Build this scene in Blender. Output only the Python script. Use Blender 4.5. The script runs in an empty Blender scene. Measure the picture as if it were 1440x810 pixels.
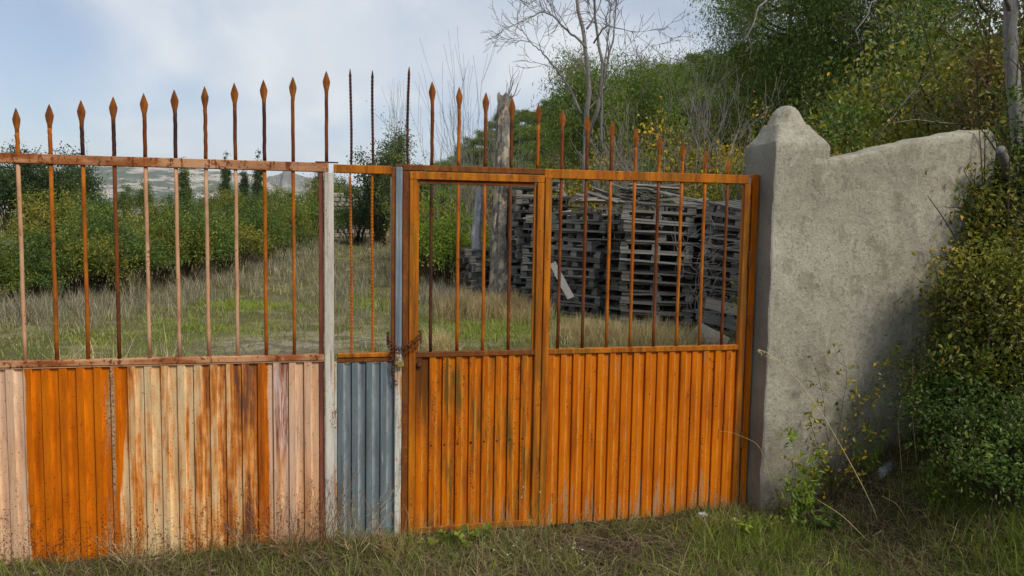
import bpy, math, random
import numpy as np
from mathutils import Vector, Matrix, noise as mnoise

PI = math.pi
rad = math.radians
S = bpy.context.scene
COL = S.collection

# ---------------------------------------------------------------- camera
F_PX, PITCH, ROLL, YAW = 1150.0, .0867, .0166, .2386
CAM = np.array([0, -4.4415, 1.7802])
_fw = np.array([math.sin(YAW)*math.cos(PITCH), math.cos(YAW)*math.cos(PITCH), -math.sin(PITCH)])
_r = np.array([math.cos(YAW), -math.sin(YAW), 0.0])
_u = np.cross(_r, _fw)
CR = math.cos(ROLL)*_r + math.sin(ROLL)*_u
CU = -math.sin(ROLL)*_r + math.cos(ROLL)*_u
cd = bpy.data.cameras.new('camera'); cam = bpy.data.objects.new('camera', cd); COL.objects.link(cam)
cd.sensor_width = 36; cd.lens = 36*F_PX/1440; cd.clip_start = .05; cd.clip_end = 12000
M = Matrix.Identity(4)
for i in range(3):
    M[i][0], M[i][1], M[i][2], M[i][3] = CR[i], CU[i], -_fw[i], CAM[i]
cam.matrix_world = M
S.camera = cam

def ray(px, py): return _fw*F_PX + CR*(px-720) - CU*(py-405)
def at(px, py, d): return CAM + ray(px, py)/F_PX*d            # depth along the view axis
def onY(px, py, Y=0.0):
    d = ray(px, py); return CAM + d*((Y-CAM[1])/d[1])
def onZ(px, py, Z=0.0):
    d = ray(px, py); return CAM + d*((Z-CAM[2])/d[2])

# ---------------------------------------------------------------- light
SUN_EL, SUN_AZ = rad(42), rad(149)          # azimuth clockwise from +Y: behind the camera, to its right
W = bpy.data.worlds.new('World'); S.world = W; W.use_nodes = True
wt = W.node_tree; wt.nodes.clear()
def node(nt, typ, ins=None, **props):
    n = nt.nodes.new(typ)
    for k, v in props.items(): setattr(n, k, v)
    for k, v in (ins or {}).items():
        s = n.inputs[k]
        if isinstance(v, bpy.types.NodeSocket): nt.links.new(v, s)
        else:
            if s.type == 'RGBA' and len(v) == 3: v = (*v, 1)
            s.default_value = v
    return n
def mth(nt, op, a, b=0.0, clamp=False):
    return node(nt, 'ShaderNodeMath', {0: a, 1: b}, operation=op, use_clamp=clamp).outputs[0]
def mixc(nt, fac, a, b, blend='MIX'):
    return node(nt, 'ShaderNodeMix', {0: fac, 6: a, 7: b}, data_type='RGBA', blend_type=blend).outputs[2]
def vmul(nt, v, s): return node(nt, 'ShaderNodeVectorMath', {0: v, 1: s}, operation='MULTIPLY').outputs[0]
def vadd(nt, v, s): return node(nt, 'ShaderNodeVectorMath', {0: v, 1: s}, operation='ADD').outputs[0]
def noi(nt, v, scale, detail=4, rough=.55, dist=0.0):
    return node(nt, 'ShaderNodeTexNoise', {'Vector': v, 'Scale': scale, 'Detail': detail, 'Roughness': rough, 'Distortion': dist}).outputs[0]
def sstep(nt, x, a, b, lo=0.0, hi=1.0):
    return node(nt, 'ShaderNodeMapRange', {0: x, 1: a, 2: b, 3: lo, 4: hi}, interpolation_type='SMOOTHSTEP').outputs[0]
def ramp(nt, fac, stops):
    n = node(nt, 'ShaderNodeValToRGB', {0: fac}); e = n.color_ramp.elements
    while len(e) < len(stops): e.new(.5)
    for q, (p, c) in zip(e, stops): q.position = p; q.color = (*c, 1) if len(c) == 3 else c
    return n.outputs[0]

sky = node(wt, 'ShaderNodeTexSky', sky_type='NISHITA', sun_disc=False, sun_elevation=SUN_EL, sun_rotation=SUN_AZ,
           altitude=800, air_density=1.0, dust_density=1.6, ozone_density=1.4)
tc = node(wt, 'ShaderNodeTexCoord').outputs['Generated']
sep = node(wt, 'ShaderNodeSeparateXYZ', {0: tc})
zz = mth(wt, 'MAXIMUM', sep.outputs[2], 0.0)
den = mth(wt, 'ADD', zz, .22)
pl = node(wt, 'ShaderNodeCombineXYZ', {0: mth(wt, 'DIVIDE', sep.outputs[0], den), 1: mth(wt, 'DIVIDE', sep.outputs[1], den), 2: 0.0}).outputs[0]
c1 = noi(wt, vadd(wt, vmul(wt, pl, (1.0, .62, 1)), (2.35, 4.1, 0)), 1.1, 4, .42, .3)
c2 = noi(wt, vadd(wt, vmul(wt, pl, (2.2, .9, 1)), (7.1, 1.3, 0)), 1.9, 5, .5, .5)
cm = mth(wt, 'ADD', c1, mth(wt, 'MULTIPLY', mth(wt, 'SUBTRACT', c2, .5), .16))
cm = sstep(wt, cm, .34, .62, .3, .97)
cm = mth(wt, 'MAXIMUM', cm, sstep(wt, zz, .16, .0, 0, .8))
cloudc = mixc(wt, sstep(wt, c2, .35, .7), (6.3, 6.8, 7.4), (7.1, 7.5, 7.9))
skyc = mixc(wt, cm, vmul(wt, sky.outputs[0], (.95, .95, 1.0)), cloudc)
bg = node(wt, 'ShaderNodeBackground', {'Color': skyc, 'Strength': .1})
node(wt, 'ShaderNodeOutputWorld', {'Surface': bg.outputs[0]})

sl = bpy.data.lights.new('sun', 'SUN'); sl.energy = 2.8; sl.angle = rad(14); sl.color = (1, .93, .82)
so = bpy.data.objects.new('sun', sl); COL.objects.link(so)
sd = Vector((math.sin(SUN_AZ)*math.cos(SUN_EL), math.cos(SUN_AZ)*math.cos(SUN_EL), math.sin(SUN_EL)))
so.rotation_euler = sd.to_track_quat('Z', 'Y').to_euler()
S.view_settings.view_transform = 'Standard'; S.view_settings.look = 'None'
S.view_settings.exposure = 0.15; S.view_settings.gamma = 1.0

# ---------------------------------------------------------------- mesh helpers
def mesh(name, V, faces, attrs=None, smooth=False):
    """V (n,3); faces: list of int arrays (m,k) with k = 3 or 4 each"""
    me = bpy.data.meshes.new(name)
    V = np.asarray(V, np.float32)
    faces = [np.asarray(f, np.int32) for f in faces if len(f)]
    loops = np.concatenate([f.ravel() for f in faces])
    sizes = np.concatenate([np.full(len(f), f.shape[1], np.int32) for f in faces])
    starts = np.concatenate([[0], np.cumsum(sizes)[:-1]]).astype(np.int32)
    me.vertices.add(len(V)); me.vertices.foreach_set('co', V.ravel())
    me.loops.add(len(loops)); me.loops.foreach_set('vertex_index', loops)
    me.polygons.add(len(sizes)); me.polygons.foreach_set('loop_start', starts)
    for k, a in (attrs or {}).items():
        at_ = me.attributes.new(k, 'FLOAT', 'POINT'); at_.data.foreach_set('value', np.asarray(a, np.float32))
    me.update(calc_edges=True)
    me.polygons.foreach_set('use_smooth', np.full(len(sizes), bool(smooth)))
    me.validate()
    return me

class MB:
    def __init__(s): s.V = []; s.F = {3: [], 4: []}; s.A = []; s.n = 0
    def add(s, V, quads=(), tris=(), a=None):
        V = np.asarray(V, float)
        if len(quads): s.F[4].append(np.asarray(quads, np.int64)+s.n)
        if len(tris): s.F[3].append(np.asarray(tris, np.int64)+s.n)
        s.A.append(np.full(len(V), .5) if a is None else np.broadcast_to(a, len(V)).astype(float))
        s.V.append(V); s.n += len(V); return s
    def box(s, x0, x1, y0, y1, z0, z1, a=None):
        V = [(x, y, z) for z in (z0, z1) for y in (y0, y1) for x in (x0, x1)]
        return s.add(V, [(0, 2, 3, 1), (4, 5, 7, 6), (0, 1, 5, 4), (2, 6, 7, 3), (0, 4, 6, 2), (1, 3, 7, 5)], a=a)
    def bevbox(s, x0, x1, y0, y1, z0, z1, b=.003):
        # box with chamfered edges: three nested slabs merged into one 24 vertex hull
        V = []; 
        c = [((x0, x1), (y0, y1), (z0, z1))]
        idx = {}
        for sx in (0, 1):
            for sy in (0, 1):
                for sz in (0, 1):
                    X = (x0, x1)[sx]; Y = (y0, y1)[sy]; Z = (z0, z1)[sz]
                    dx = b*(1-2*sx); dy = b*(1-2*sy); dz = b*(1-2*sz)
                    for ax, p in enumerate(((X, Y+dy, Z+dz), (X+dx, Y, Z+dz), (X+dx, Y+dy, Z))):
                        idx[(sx, sy, sz, ax)] = len(V); V.append(p)
        q = []; t = []
        I = lambda *k: idx[k]
        for v in (0, 1):
            q.append([I(v, 0, 0, 0), I(v, 0, 1, 0), I(v, 1, 1, 0), I(v, 1, 0, 0)][::(1 if v == 0 else -1)])
            q.append([I(0, v, 0, 1), I(1, v, 0, 1), I(1, v, 1, 1), I(0, v, 1, 1)][::(1 if v == 0 else -1)])
            q.append([I(0, 0, v, 2), I(0, 1, v, 2), I(1, 1, v, 2), I(1, 0, v, 2)][::(1 if v == 0 else -1)])
            for w in (0, 1):
                q.append([I(v, w, 0, 0), I(v, w, 1, 0), I(v, w, 1, 1), I(v, w, 0, 1)])
                q.append([I(v, 0, w, 0), I(v, 1, w, 0), I(v, 1, w, 2), I(v, 0, w, 2)])
                q.append([I(0, v, w, 1), I(1, v, w, 1), I(1, v, w, 2), I(0, v, w, 2)])
                for k in (0, 1): t.append([I(v, w, k, 0), I(v, w, k, 1), I(v, w, k, 2)])
        return s.add(V, q, t)
    def tube(s, P, R, n=8, cap=True, a=None, flat=1.0):
        P = np.asarray(P, float); m = len(P); R = np.broadcast_to(np.asarray(R, float), m)
        T = np.gradient(P, axis=0); T /= np.linalg.norm(T, axis=1)[:, None]+1e-12
        ref = np.array([0, 0, 1.0]) if abs(T[0, 2]) < .9 else np.array([1.0, 0, 0])
        U = np.cross(T, ref); U /= np.linalg.norm(U, axis=1)[:, None]+1e-12
        B = np.cross(T, U)
        th = np.arange(n)*2*PI/n
        V = P[:, None] + R[:, None, None]*(np.cos(th)[None, :, None]*U[:, None]+flat*np.sin(th)[None, :, None]*B[:, None])
        V = V.reshape(-1, 3)
        i, j = np.meshgrid(np.arange(m-1), np.arange(n), indexing='ij')
        q = np.stack([i*n+j, i*n+(j+1) % n, (i+1)*n+(j+1) % n, (i+1)*n+j], -1).reshape(-1, 4)
        tr = []
        if cap:
            V = np.vstack([V, P[0], P[-1]]); k = m*n
            tr = [(k, (j+1) % n, j) for j in range(n)]+[(k+1, (m-1)*n+j, (m-1)*n+(j+1) % n) for j in range(n)]
        return s.add(V, q, tr, a=a)
    def segs(s, P0, P1, r0, r1, n=4, a=None):
        P0 = np.asarray(P0, float); P1 = np.asarray(P1, float)
        if not len(P0): return s
        T = P1-P0; T /= np.linalg.norm(T, axis=1)[:, None]+1e-12
        ref = np.where(np.abs(T[:, 2:3]) < .9, np.array([[0, 0, 1.0]]), np.array([[1.0, 0, 0]]))
        U = np.cross(T, ref); U /= np.linalg.norm(U, axis=1)[:, None]+1e-12
        B = np.cross(T, U); th = np.arange(n)*2*PI/n
        ring = np.cos(th)[None, :, None]*U[:, None]+np.sin(th)[None, :, None]*B[:, None]
        r0 = np.broadcast_to(r0, len(P0))[:, None, None]; r1 = np.broadcast_to(r1, len(P0))[:, None, None]
        V = np.concatenate([P0[:, None]+r0*ring, P1[:, None]+r1*ring], 1).reshape(-1, 3)
        k = np.arange(len(P0))[:, None]*2*n; j = np.arange(n)[None]
        q = np.stack([k+j, k+(j+1) % n, k+n+(j+1) % n, k+n+j], -1).reshape(-1, 4)
        return s.add(V, q, a=None if a is None else np.repeat(a, 2*n))
    def xform(s, Mx):
        Mx = np.array(Mx); s.V = [v@Mx[:3, :3].T+Mx[:3, 3] for v in s.V]; return s
    def mesh(s, name, smooth=False):
        F = [np.concatenate(f) for f in (s.F[4], s.F[3]) if f]
        return mesh(name, np.concatenate(s.V), F, {'rnd': np.concatenate(s.A)}, smooth)

def link(name, data, mat=None, parent=None, loc=None, rot=None, scale=None):
    o = bpy.data.objects.new(name, data); COL.objects.link(o)
    if mat is not None:
        if data.materials: 
            o.material_slots[0].link = 'OBJECT'; o.material_slots[0].material = mat
        else: data.materials.append(mat)
    if parent: o.parent = parent
    if loc is not None: o.location = loc
    if rot is not None: o.rotation_euler = rot
    if scale is not None: o.scale = scale
    return o
def tag(o, label=None, cat=None, group=None, kind=None):
    for k, v in (('label', label), ('category', cat), ('group', group), ('kind', kind)):
        if v: o[k] = v
    return o
def empty(name, loc=(0, 0, 0), rot=(0, 0, 0), scale=(1, 1, 1)):
    o = bpy.data.objects.new(name, None); COL.objects.link(o); o.empty_display_size = .1
    o.location = loc; o.rotation_euler = rot; o.scale = scale; return o

def unit(v): return v/(np.linalg.norm(v, axis=-1, keepdims=True)+1e-12)
def rdir(g, n): return unit(g.normal(size=(n, 3)))
def smooth(a, b, x):
    t = np.clip((np.asarray(x, float)-a)/(b-a), 0, 1); return t*t*(3-2*t)
def nz(x, y, f=1.0, seed=0.0):     # cheap smooth noise, about -1..1
    x = np.asarray(x, float)*f+seed*7.13; y = np.asarray(y, float)*f-seed*3.7
    return (np.sin(x*1.3+1.7*np.sin(y*.9+seed))+np.sin(y*1.7+1.3*np.sin(x*1.1+2*seed))+np.sin((x+y)*2.3+np.sin(x*2.9-y)) )/3

# ---------------------------------------------------------------- terrain
def foot(y):      # x of the hill's foot line
    y = np.asarray(y, float)
    return np.interp(y, [-30, 0, 6, 14, 30, 60, 100, 200, 400], [4.2, 5.2, 7.2, 7.0, 9.5, 9.5, 7.0, 12.5, 24])
def height(x, y):
    x = np.asarray(x, float); y = np.asarray(y, float)
    s = x-foot(y)
    w = np.interp(y, [0, 20, 60, 120], [52, 52, 44, 30])
    h = 16.5*smooth(0, 1, s/w)
    h += .42*smooth(2.75, 3.7, x)*smooth(-2.6, -.5, y)*(1-smooth(1.0, 4, y))      # bank in front of and behind the wall
    h += .045*smooth(1.7, 2.5, x)*smooth(-1.0, -.1, y)*(1-smooth(.3, 2, y))
    h += .9*smooth(18, 70, y)*(1-smooth(20, 90, np.abs(x-4)))
    h -= 1.5*smooth(20, 120, -x)
    near = np.exp(-((x-1)**2+(y+.5)**2)/30)
    h += (.035*nz(x, y, .8, 1)+.02*nz(x, y, 2.3, 2))*(1-.6*near)
    h -= .05*smooth(-.3, -1.6, y)*(x < 2.6)
    return h
def gz(x, y): return float(height(x, y))

# ---------------------------------------------------------------- materials
def new_mat(name):
    m = bpy.data.materials.new(name); m.use_nodes = True; nt = m.node_tree; nt.nodes.clear()
    return m, nt, node(nt, 'ShaderNodeNewGeometry').outputs['Position']
def finish(nt, col, rough=.6, bump=None, bstr=.3, bdist=.01, spec=.4, metal=0.0, extra=None):
    ins = {'Base Color': col, 'Roughness': rough, 'Metallic': metal, 'Specular IOR Level': spec}
    if bump is not None:
        ins['Normal'] = node(nt, 'ShaderNodeBump', {'Height': bump, 'Strength': bstr, 'Distance': bdist}).outputs[0]
    ins.update(extra or {})
    p = node(nt, 'ShaderNodeBsdfPrincipled', ins)
    node(nt, 'ShaderNodeOutputMaterial', {'Surface': p.outputs[0]}); return p
def attr(nt, name='rnd'): return node(nt, 'ShaderNodeAttribute', attribute_name=name).outputs['Fac']
def orand(nt): return node(nt, 'ShaderNodeObjectInfo').outputs['Random']

def leaf_mat(name, stops, transl=.3, rough=.5, ovar=.18, light=1.75):
    m, nt, P = new_mat(name)
    f = mth(nt, 'ADD', attr(nt), mth(nt, 'MULTIPLY', mth(nt, 'SUBTRACT', orand(nt), .5), ovar), True)
    col = ramp(nt, f, stops)
    hv = noi(nt, P, 3.0, 2)
    col = mixc(nt, 1.0, col, ramp(nt, hv, [(.3, (.78*light,)*3), (.7, (1.18*light,)*3)]), 'MULTIPLY')
    p = node(nt, 'ShaderNodeBsdfPrincipled', {'Base Color': col, 'Roughness': rough, 'Specular IOR Level': .35})
    t = node(nt, 'ShaderNodeBsdfTranslucent', {'Color': mixc(nt, 1.0, col, (1.25, 1.3, .6), 'MULTIPLY')})
    x = node(nt, 'ShaderNodeMixShader', {0: transl, 1: p.outputs[0], 2: t.outputs[0]})
    node(nt, 'ShaderNodeOutputMaterial', {'Surface': x.outputs[0]}); return m

def painted(name, cols, rust=.45, grime=0.0, wear=0.0, wearcol=(.42, .36, .3), rustc=(.12, .035, .012), streak=(26, 26, 1.6), rough=.58, low=0.0, ridge=None, stain=None):
    """old paint: streaky colour, rust blooms and pits, grime, bare worn patches"""
    m, nt, P = new_mat(name)
    st = noi(nt, vmul(nt, P, streak), 1.0, 5, .6)
    big = noi(nt, vadd(nt, P, (3.1, 0, 1.7)), 3.2, 4, .6)
    fine = noi(nt, P, 70, 4, .7)
    col = ramp(nt, mth(nt, 'ADD', st, mth(nt, 'MULTIPLY', mth(nt, 'SUBTRACT', big, .5), .5)), cols)
    col = mixc(nt, 1.0, col, ramp(nt, noi(nt, vmul(nt, vadd(nt, P, (8, 0, 1)), (streak[0]*1.4, streak[1]*1.4, streak[2]*1.6)), 1.0, 5, .65), [(.32, (.72, .68, .66)), (.5, (1, 1, 1)), (.7, (1.12, 1.18, 1.12))]), 'MULTIPLY')
    if grime:
        g = sstep(nt, mth(nt, 'ADD', noi(nt, vmul(nt, vadd(nt, P, (9, 0, 4)), (22, 22, 2.2)), 1.0, 5, .65), mth(nt, 'MULTIPLY', big, .3)), .62, .82, 0, grime)
        col = mixc(nt, g, col, (.085, .062, .012))
    sepx = node(nt, 'ShaderNodeSeparateXYZ', {0: P})
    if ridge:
        col = mixc(nt, mth(nt, 'MULTIPLY', sstep(nt, attr(nt, 'ridge'), .35, .95), sstep(nt, noi(nt, vmul(nt, P, (20, 20, 9)), 1.0, 4, .6), .36, .6, .3, .9)), col, ridge)  # highlight along the slat folds, painted into the colour
    if stain:      # rust run-off under the lock
        x1, z1 = stain
        sx = sstep(nt, mth(nt, 'ADD', sepx.outputs[0], mth(nt, 'MULTIPLY', mth(nt, 'SUBTRACT', st, .5), .12)), x1+.04, x1-.03)
        sz = sstep(nt, mth(nt, 'ADD', sepx.outputs[2], mth(nt, 'MULTIPLY', mth(nt, 'SUBTRACT', st, .5), .9)), z1-.22, z1+.1)
        col = mixc(nt, mth(nt, 'MULTIPLY', mth(nt, 'MULTIPLY', sx, sz), .85), col, (.075, .028, .008))
    if wear:
        w = mth(nt, 'ADD', noi(nt, vmul(nt, vadd(nt, P, (5, 0, 2)), (40, 40, 2.6)), 1.0, 6, .65), mth(nt, 'MULTIPLY', fine, .12))
        th = .74-.22*wear
        if low: w = mth(nt, 'ADD', w, sstep(nt, sepx.outputs[2], .34, .05, 0, low))
        col = mixc(nt, sstep(nt, w, th, th+.05, 0, .9), col, wearcol)
    r = mth(nt, 'ADD', mth(nt, 'MULTIPLY', fine, .55), mth(nt, 'MULTIPLY', noi(nt, vmul(nt, P, (34, 34, 5)), 1.0, 5, .7), .6))
    rm = sstep(nt, r, .76-.3*rust, .84-.3*rust)
    col = mixc(nt, rm, col, ramp(nt, fine, [(.3, tuple(c*.45 for c in rustc)), (.65, tuple(c*1.5 for c in rustc))]))
    sp = noi(nt, P, 160, 2, .5)
    col = mixc(nt, sstep(nt, sp, .675, .72, 0, .8), col, (.035, .016, .008))
    hgt = mth(nt, 'ADD', mth(nt, 'MULTIPLY', rm, -.6), mth(nt, 'MULTIPLY', fine, .4))
    finish(nt, col, mth(nt, 'ADD', rough, mth(nt, 'MULTIPLY', rm, .3)), hgt, .35, .002, .12)
    return m

O1, O2, O3 = (.34, .078, .0012), (.50, .122, .001), (.57, .16, .002)
M_orange = painted('orange_paint', [(.25, O1), (.5, O2), (.78, O3)], .38, grime=.0, wear=.2, low=.13, wearcol=(.33, .2, .11), ridge=(.68, .33, .06))
M_orange_g = painted('grimy_orange_paint', [(.25, (.24, .055, .004)), (.5, O2), (.78, O3)], .45, grime=.9, wear=.1, low=.1, wearcol=(.3, .18, .1), ridge=(.66, .3, .04), stain=(.62, .72))
M_frame = painted('rusty_orange_frame', [(.2, (.14, .042, .008)), (.4, (.30, .088, .008)), (.58, (.45, .14, .006)), (.85, (.52, .19, .01))], .42, grime=.6)
M_rust = painted('rusty_brown_frame', [(.2, (.06, .026, .012)), (.5, (.17, .06, .013)), (.8, (.31, .105, .011))], .65, streak=(9, 9, 9))
M_rail_l = painted('peach_rust_rail', [(.3, (.22, .065, .014)), (.46, (.3, .1, .03)), (.54, (.44, .22, .11)), (.8, (.5, .27, .15))], .55, wear=.2, wearcol=(.5, .38, .3), streak=(2.6, 9, 9))
M_bar_p = painted('peach_bar', [(.2, (.4, .19, .09)), (.5, (.5, .28, .16)), (.8, (.56, .33, .2))], .35, streak=(9, 9, 5))
M_bar_o = painted('orange_bar', [(.2, (.16, .045, .01)), (.5, (.36, .1, .008)), (.8, (.47, .15, .012))], .4, wear=.12, wearcol=(.5, .3, .2), streak=(9, 9, 5))
M_bar_b = painted('brown_bar', [(.2, (.06, .02, .01)), (.5, (.14, .04, .012)), (.8, (.28, .08, .012))], .6, streak=(9, 9, 5))
M_bar_d = painted('dark_bar', [(.2, (.02, .01, .01)), (.5, (.05, .022, .018)), (.8, (.12, .045, .02))], .5, streak=(9, 9, 5))
M_tip = painted('orange_tip', [(.2, (.08, .028, .009)), (.5, (.2, .064, .01)), (.8, (.34, .105, .01))], .5, streak=(12, 12, 12))
M_purple = painted('purple_brown_steel', [(.2, (.1, .03, .025)), (.5, (.17, .06, .045)), (.8, (.3, .1, .04))], .5)
M_white = painted('chalky_white_paint', [(.25, (.36, .32, .27)), (.45, (.52, .475, .42)), (.75, (.6, .56, .51))], .34, wear=.5, wearcol=(.36, .24, .13), streak=(22, 22, 2.2))
M_peel = painted('peeling_white_paint', [(.2, (.34, .34, .31)), (.5, (.52, .51, .46)), (.8, (.6, .58, .53))], .42, grime=.7, wear=.7, wearcol=(.42, .2, .05), streak=(34, 34, 2.4))
M_galv = painted('galvanised_steel', [(.2, (.07, .09, .115)), (.5, (.17, .2, .235)), (.8, (.42, .45, .47))], .2, streak=(34, 34, 1.2), rough=.4)
M_grey = painted('blue_grey_paint', [(.2, (.085, .108, .122)), (.5, (.12, .148, .164)), (.8, (.2, .235, .25))], .18, wear=.1, wearcol=(.34, .38, .39), streak=(20, 20, 1.4), ridge=(.4, .44, .46))
M_chain = painted('rusty_chain', [(.2, (.05, .022, .012)), (.5, (.13, .05, .02)), (.8, (.24, .1, .045))], .5, streak=(60, 60, 60))

def left_paint():
    m, nt, P = new_mat('patched_peach_and_orange_paint')
    s = node(nt, 'ShaderNodeSeparateXYZ', {0: P}); X = s.outputs[0]; Z = s.outputs[2]
    st = noi(nt, vmul(nt, P, (24, 24, 1.7)), 1.0, 6, .62)
    st2 = noi(nt, vmul(nt, vadd(nt, P, (11, 0, 3)), (15, 15, 1.1)), 1.0, 6, .66)
    big = noi(nt, P, 3.0, 4, .6)
    fine = noi(nt, P, 75, 4, .7)
    tone = ramp(nt, noi(nt, vmul(nt, vadd(nt, P, (1, 0, 5)), (34, 34, 2.6)), 1.0, 5, .65), [(.32, (.68, .64, .6)), (.5, (1, 1, 1)), (.7, (1.16, 1.24, 1.2))])
    peach = ramp(nt, st, [(.3, (.50, .295, .175)), (.55, (.57, .365, .235)), (.75, (.58, .41, .32))])
    orange = ramp(nt, mth(nt, 'ADD', mth(nt, 'MULTIPLY', st, .6), mth(nt, 'MULTIPLY', big, .4)), [(.3, (.33, .074, .0012)), (.5, (.47, .112, .001)), (.72, (.55, .152, .002))])
    wornf = mth(nt, 'ADD', mth(nt, 'MULTIPLY', st, .45), mth(nt, 'MULTIPLY', st2, .55))
    wornf = mth(nt, 'ADD', wornf, sstep(nt, X, -.62, -.3, 0, -.09))
    wornf = mth(nt, 'ADD', wornf, mth(nt, 'MULTIPLY', mth(nt, 'SUBTRACT', noi(nt, vmul(nt, vadd(nt, P, (2, 0, 8)), (80, 80, 4)), 1.0, 5, .65), .5), .40))
    wornf = mth(nt, 'ADD', wornf, mth(nt, 'MULTIPLY', mth(nt, 'SUBTRACT', noi(nt, vmul(nt, vadd(nt, P, (6, 0, 1)), (30, 30, 14)), 1.0, 4, .6), .5), .22))
    wornf = mth(nt, 'SUBTRACT', wornf, .04)
    wornf = mth(nt, 'ADD', wornf, mth(nt, 'MULTIPLY', mth(nt, 'SUBTRACT', orand(nt), .5), .09))
    worn = ramp(nt, wornf, [(.30, (.15, .06, .03)), (.37, (.40, .125, .02)), (.43, (.52, .21, .055)), (.48, (.57, .345, .17)), (.55, (.58, .40, .215)), (.64, (.56, .44, .25)), (.76, (.53, .46, .33))])
    Xw = mth(nt, 'ADD', X, mth(nt, 'MULTIPLY', mth(nt, 'SUBTRACT', noi(nt, vmul(nt, P, (6, 6, 5)), 1.0, 3), .5), .035))
    Xw2 = mth(nt, 'ADD', Xw, mth(nt, 'MULTIPLY', Z, -.07))            # slightly leaning edge of the orange coat
    cut = lambda x, a, w=.004: sstep(nt, x, a-w, a+w)
    col = mixc(nt, cut(Xw, -1.388), peach, orange)
    inner = mth(nt, 'MULTIPLY', cut(Xw, -1.03), mth(nt, 'SUBTRACT', 1.0, cut(Xw, -.985)))  # one weathered groove inside the orange
    col = mixc(nt, mth(nt, 'MULTIPLY', inner, sstep(nt, st2, .44, .54)), col, ramp(nt, fine, [(.35, (.1, .06, .035)), (.55, (.42, .24, .12)), (.7, (.5, .33, .2))]))
    col = mixc(nt, cut(Xw2, -.985), col, worn)
    strp = mth(nt, 'MULTIPLY', cut(Xw, -.298), mth(nt, 'SUBTRACT', 1.0, cut(Xw, -.236)))
    col = mixc(nt, strp, col, ramp(nt, st, [(.35, (.2, .05, .006)), (.55, (.42, .1, .004)), (.7, (.5, .14, .01))]))
    pe2 = ramp(nt, mth(nt, 'ADD', mth(nt, 'MULTIPLY', st, .5), mth(nt, 'MULTIPLY', st2, .5)), [(.36, (.4, .15, .045)), (.44, (.55, .3, .16)), (.55, (.56, .36, .24))])
    col = mixc(nt, cut(Xw, -.236), col, pe2)
    purp = mth(nt, 'MULTIPLY', mth(nt, 'MULTIPLY', cut(Xw, -.2), mth(nt, 'SUBTRACT', 1.0, cut(Xw, -.135))), sstep(nt, mth(nt, 'ADD', Z, mth(nt, 'MULTIPLY', st, .5)), .62, .8))
    col = mixc(nt, purp, col, ramp(nt, noi(nt, vmul(nt, vadd(nt, P, (4, 0, 2)), (70, 70, 5)), 1.0, 5, .65), [(.40, (.2, .06, .025)), (.5, (.4, .24, .19)), (.62, (.54, .43, .4))]))
    col = mixc(nt, mth(nt, 'MULTIPLY', sstep(nt, attr(nt, 'ridge'), .35, .95), sstep(nt, noi(nt, vmul(nt, P, (20, 20, 9)), 1.0, 4, .6), .36, .6, .3, .9)), col, (1.7, 1.75, 1.7), 'MULTIPLY')  # lit fold edges painted as a brighter broken line
    col = mixc(nt, 1.0, col, tone, 'MULTIPLY')
    # rust pits, denser low down
    r = mth(nt, 'ADD', mth(nt, 'MULTIPLY', fine, .62), mth(nt, 'MULTIPLY', noi(nt, vmul(nt, P, (30, 30, 6)), 1.0, 4, .7), .5))
    r = mth(nt, 'ADD', r, sstep(nt, Z, .4, .0, 0, .10))
    rm = sstep(nt, r, .675, .73)
    col = mixc(nt, mth(nt, 'MULTIPLY', rm, .85), col, (.085, .034, .014))
    sp = noi(nt, P, 120, 2, .5)
    col = mixc(nt, sstep(nt, mth(nt, 'ADD', sp, sstep(nt, Z, .5, .0, 0, .07)), .675, .71, 0, .85), col, (.04, .02, .012))
    hgt = mth(nt, 'ADD', mth(nt, 'MULTIPLY', rm, -.5), mth(nt, 'MULTIPLY', st, .5))
    finish(nt, col, .6, hgt, .3, .002, .12); return m
M_left = left_paint()

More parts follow.
